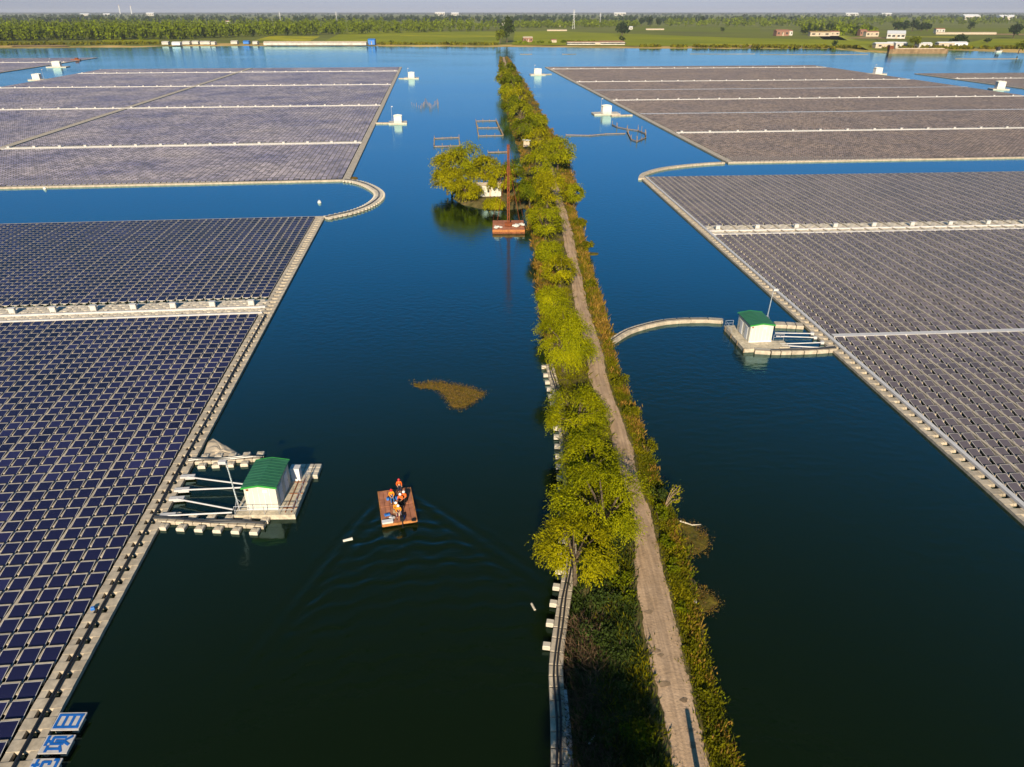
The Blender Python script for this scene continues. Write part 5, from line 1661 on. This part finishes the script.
def person(label, loc, rz, pose, vest, hat, trousers, shirt):
    """facing local -y at rz = 0"""
    z0 = .455
    t = empty("person", label, "person", loc, rz, "raft crew")
    V3 = lambda x, y, z: Vector((x, y, z))
    if pose == 'stand':
        pel = V3(0, 0, .92); knees = [(.11, -.03, .50), (-.11, .02, .50)]; feet = [(.13, .02, .07), (-.13, .03, .07)]; lean = -.04
    elif pose == 'sit':      # on a box 0.42 high, shins down and forward
        pel = V3(0, 0, .50); knees = [(.16, -.44, .54), (-.15, -.46, .52)]; feet = [(.17, -.58, .08), (-.16, -.62, .08)]; lean = -.10
    elif pose == 'sit_long':  # on the box with legs stretched forward
        pel = V3(0, 0, .50); knees = [(.13, -.46, .46), (-.13, -.46, .46)]; feet = [(.14, -.86, .10), (-.14, -.90, .10)]; lean = -.06
    else:                     # squat
        pel = V3(0, .08, .26); knees = [(.20, -.28, .52), (-.20, -.28, .52)]; feet = [(.18, -.12, .07), (-.18, -.12, .07)]; lean = -.20
    ch = pel + V3(0, lean * .6, .30); nk = pel + V3(0, lean * 1.1, .53); hd = nk + V3(0, lean * .3 - .02, .14); tp = hd + V3(0, -.0, .10)
    sh = [nk + V3(s * .185, .0, -.055) for s in (1, -1)]
    if pose == 'stand':
        el = [sh[0] + V3(.07, .02, -.28), sh[1] + V3(-.10, -.06, -.27)]; ha = [el[0] + V3(.0, -.12, -.23), el[1] + V3(.10, -.20, -.10)]
    else:
        el = [sh[0] + V3(.08, -.12, -.25), sh[1] + V3(-.08, -.10, -.26)]; ha = [Vector(knees[0]) + V3(-.02, .08, .10), Vector(knees[1]) + V3(.02, .08, .10)]
    J = {'pel': (pel, (.145, .11)), 'ch': (ch, (.155, .115)), 'nk': (nk, .058), 'hd': (hd, (.078, .092)), 'tp': (tp, .06), 'nose': (hd + V3(0, -.105, -.005), .018)}
    E = [('pel', 'ch'), ('ch', 'nk'), ('nk', 'hd'), ('hd', 'tp'), ('hd', 'nose')]
    for i, s in enumerate((1, -1)):
        hip = pel + V3(s * .10, 0, -.03); k = Vector(knees[i]); f = Vector(feet[i])
        J[f'hip{i}'] = (hip, .095); J[f'kn{i}'] = (k, .062); J[f'an{i}'] = (f, .045); J[f'to{i}'] = (f + V3(0, -.17, -.03), (.045, .03))
        E += [('pel', f'hip{i}'), (f'hip{i}', f'kn{i}'), (f'kn{i}', f'an{i}'), (f'an{i}', f'to{i}')]
        J[f'sh{i}'] = (sh[i], .066); J[f'el{i}'] = (el[i], .045); J[f'wr{i}'] = (ha[i], .031)
        d = (ha[i] - el[i]).normalized(); pal = ha[i] + d * .08
        J[f'pa{i}'] = (pal, (.038, .022))
        E += [('ch', f'sh{i}'), (f'sh{i}', f'el{i}'), (f'el{i}', f'wr{i}'), (f'wr{i}', f'pa{i}')]
    body = link("body", skin_mesh("body", J, E, 'skin', 1), t, (0, 0, 0))
    # fingers rooted in the palm, thumb at its side
    fb = MB(['skin'])
    for i in (0, 1):
        d = (ha[i] - el[i]).normalized(); sd = d.cross(V3(0, 0, 1)).normalized(); nn = sd.cross(d)
        pal = ha[i] + d * .07
        for q, (o, L) in enumerate(((-.027, .075), (-.009, .085), (.009, .08), (.027, .062))):
            a0 = pal + sd * o; a1 = a0 + d * L * .55 - nn * .01; a2 = a1 + d * L * .4 - nn * .03
            fb.tube([a0, a1, a2], [.010, .009, .007], 'skin', 5)
        s_ = 1 if i else -1
        a0 = ha[i] + d * .035 + sd * s_ * .03; a1 = a0 + d * .035 + sd * s_ * .025; a2 = a1 + d * .03 - nn * .015
        fb.tube([a0, a1, a2], [.012, .010, .008], 'skin', 5)
    # fingers and palms share one skin with the body
    fm = fb.mesh("hand"); 
    import bmesh
    bmx = bmesh.new(); bmx.from_mesh(body.data); bmx.from_mesh(fm); bmx.to_mesh(body.data); bmx.free()
    # clothes: close shells over the same skeleton
    Jt = {'pel': (pel, (.160, .125)), 'waist': (pel + V3(0, 0, .09), (.155, .12))}; Et = [('pel', 'waist')]
    for i, s in enumerate((1, -1)):
        Jt[f'hip{i}'] = (J[f'hip{i}'][0], .110); Jt[f'kn{i}'] = (J[f'kn{i}'][0], .080)
        an = J[f'an{i}'][0]; Jt[f'an{i}'] = (an.lerp(J[f'kn{i}'][0], .12), .068)
        Et += [('pel', f'hip{i}'), (f'hip{i}', f'kn{i}'), (f'kn{i}', f'an{i}')]
    link("trousers", skin_mesh("trousers", Jt, Et, trousers, 1), t)
    Js = {'ch': (ch, (.170, .125)), 'b': (pel + V3(0, 0, .10), (.165, .125)), 'n': (nk + V3(0, 0, -.05), (.09, .07))}; Es = [('ch', 'b'), ('ch', 'n')]
    for i in (0, 1):
        Js[f'sh{i}'] = (sh[i], .08); Js[f'el{i}'] = (el[i], .058); Js[f'wr{i}'] = (el[i].lerp(ha[i], .9), .044)
        Es += [('ch', f'sh{i}'), (f'sh{i}', f'el{i}'), (f'el{i}', f'wr{i}')]
    link("shirt", skin_mesh("shirt", Js, Es, shirt, 1), t)
    Jv = {'ch': (ch, (.195, .150)), 'b': (pel + V3(0, 0, .06), (.190, .150)), 'n': (nk + V3(0, 0, -.03), (.11, .085)), 's0': (sh[0] * .85 + nk * .15, .085), 's1': (sh[1] * .85 + nk * .15, .085)}
    link("life_vest", skin_mesh("life_vest", Jv, [('ch', 'b'), ('ch', 'n'), ('ch', 's0'), ('ch', 's1')], vest, 1), t)
    hb = MB([hat])
    rg = 14; vs = []; fs = []
    prof = [(.150, -.005), (.150, .005), (.118, .015), (.112, .07), (.085, .12), (.04, .142), (.001, .146)]
    for rr, z in prof:
        for k in range(rg):
            a = 2 * math.pi * k / rg
            vs.append((hd.x + rr * math.cos(a), hd.y + rr * math.sin(a) * 1.12 - (.02 if rr > .14 else 0), hd.z + .045 + z))
    for i in range(len(prof) - 1):
        for k in range(rg): fs.append((i * rg + k, i * rg + (k + 1) % rg, (i + 1) * rg + (k + 1) % rg, (i + 1) * rg + k))
    hb.add(vs, fs, hat); hb.build("helmet", t)
    hh = MB(['hair']); hh.tube([(hd.x, hd.y + .035, hd.z - .06), (hd.x, hd.y + .04, hd.z + .04)], [.07, .085], 'hair', 10); hh.build("hair", t)
    eb = MB(['hair'])
    for s in (1, -1): eb.box((hd.x + s * .032, hd.y - .092, hd.z + .018), (.022, .012, .011), 'hair')
    eb.box((hd.x, hd.y - .094, hd.z - .045), (.045, .01, .008), 'rust'); eb.build("face_feature", t)
    bb = MB(['boot'])
    for i in (0, 1):
        a, c = J[f'an{i}'][0], J[f'to{i}'][0]
        bb.tube([a + V3(0, .05, -.03), a.lerp(c, .5) + V3(0, 0, -.02), c + V3(0, -.03, -.005)], [.055, .056, .036], 'boot', 8)
    bb.build("boot", t)
    return t
def rp(px, py, z=.455):
    """raft position: local coordinates of the deck point seen at this pixel"""
    return P(px, py, z)
def crate_seat(label, loc, m, sz=(.5, .45, .40), rz=0.0):
    b = MB([m]); b.box((0, 0, sz[2] / 2), sz, m, 0, .05); b.box((0, 0, sz[2] + .015), (sz[0] * .96, sz[1] * .96, .04), m)
    return tag(b.build("box", None, loc, rz), label, "box")
q = rp(391.8, 499.2); crate_seat("dark blue box under the worker with red helmet and amber vest", q, 'navy')
person("worker in amber vest, red helmet and blue jeans sitting at the raft's left side", q, ra + .05, 'sit_long', 'amber', 'redhat', 'jeans', 'amber')
q = rp(399.8, 492.2)
person("worker in orange vest and red helmet standing at the far end of the raft", q, ra - .1, 'stand', 'orange', 'redhat', 'navy', 'orange')
q = rp(401.2, 503.0); crate_seat("black box under the left of the two white helmet workers in black trousers", q, 'black', rz=.3)
person("left worker of the seated pair with white helmets and black trousers, mid raft", q, ra - .3, 'sit', 'orange', 'whitehat', 'black', 'orange')
q = rp(405.0, 500.6); crate_seat("black box under the right of the two white helmet workers in black trousers", q, 'black', rz=-.2)
person("right worker of the seated pair with white helmets and black trousers, mid raft", q, ra - .5, 'sit', 'orange', 'whitehat', 'black', 'orange')
q = rp(396.0, 511.8); crate_seat("low wooden box under the left amber vest worker near the motor", q, 'wood')
person("worker with white helmet and amber vest sitting behind the motor operator", q, ra + .3, 'sit', 'amber', 'whitehat', 'navy', 'amber')
q = rp(399.0, 514.6); crate_seat("low tan box under the worker steering the motor", q, 'deck')
person("worker with white helmet and amber vest sitting closest to the motor", q, ra - .1, 'sit', 'amber', 'whitehat', 'maroon', 'amber')
def gear(label, px, py, sz, m, rz=0.0, name="bag", cat="bag"):
    b = MB([m]); b.box((0, 0, sz[2] / 2), sz, m, 0, .22)
    b.tube([(-sz[0] * .25, 0, sz[2]), (0, 0, sz[2] + .07), (sz[0] * .25, 0, sz[2])], .018, 'black', 5)
    return tag(b.build(name, None, P(px, py, .455), rz), label, cat)
gear("light blue bag beside the left seated worker's legs", 388.2, 499.5, (.35, .28, .22), 'blue', .3)
gear("blue white bag between the standing worker and the left seated worker", 396.2, 498.6, (.38, .3, .25), 'blue', -.4)
gear("flat violet blue sack on the raft's left deck", 387.2, 515.0, (.55, .35, .12), 'blue', .4)
gear("bright blue bag right of the steering worker's legs", 403.2, 518.5, (.35, .3, .3), 'blue', .2)
gear("pale lilac sack in front of the amber vest workers", 392.2, 518.2, (.5, .35, .2), 'tray', -.5)
gear("small black tool case at the raft's right near corner", 413.8, 520.4, (.42, .26, .16), 'black', .1, "tool_case", "tool case")
b = MB(['wallw']); b.box((0, 0, .09), (1.05, .45, .16), 'wallw'); b.box((0, .0, .19), (1.1, .5, .03), 'wallg')
tag(b.build("cool_box", None, P(387.6, 522.5, .455), ra), "long white cool box at the raft's left near corner", "box")
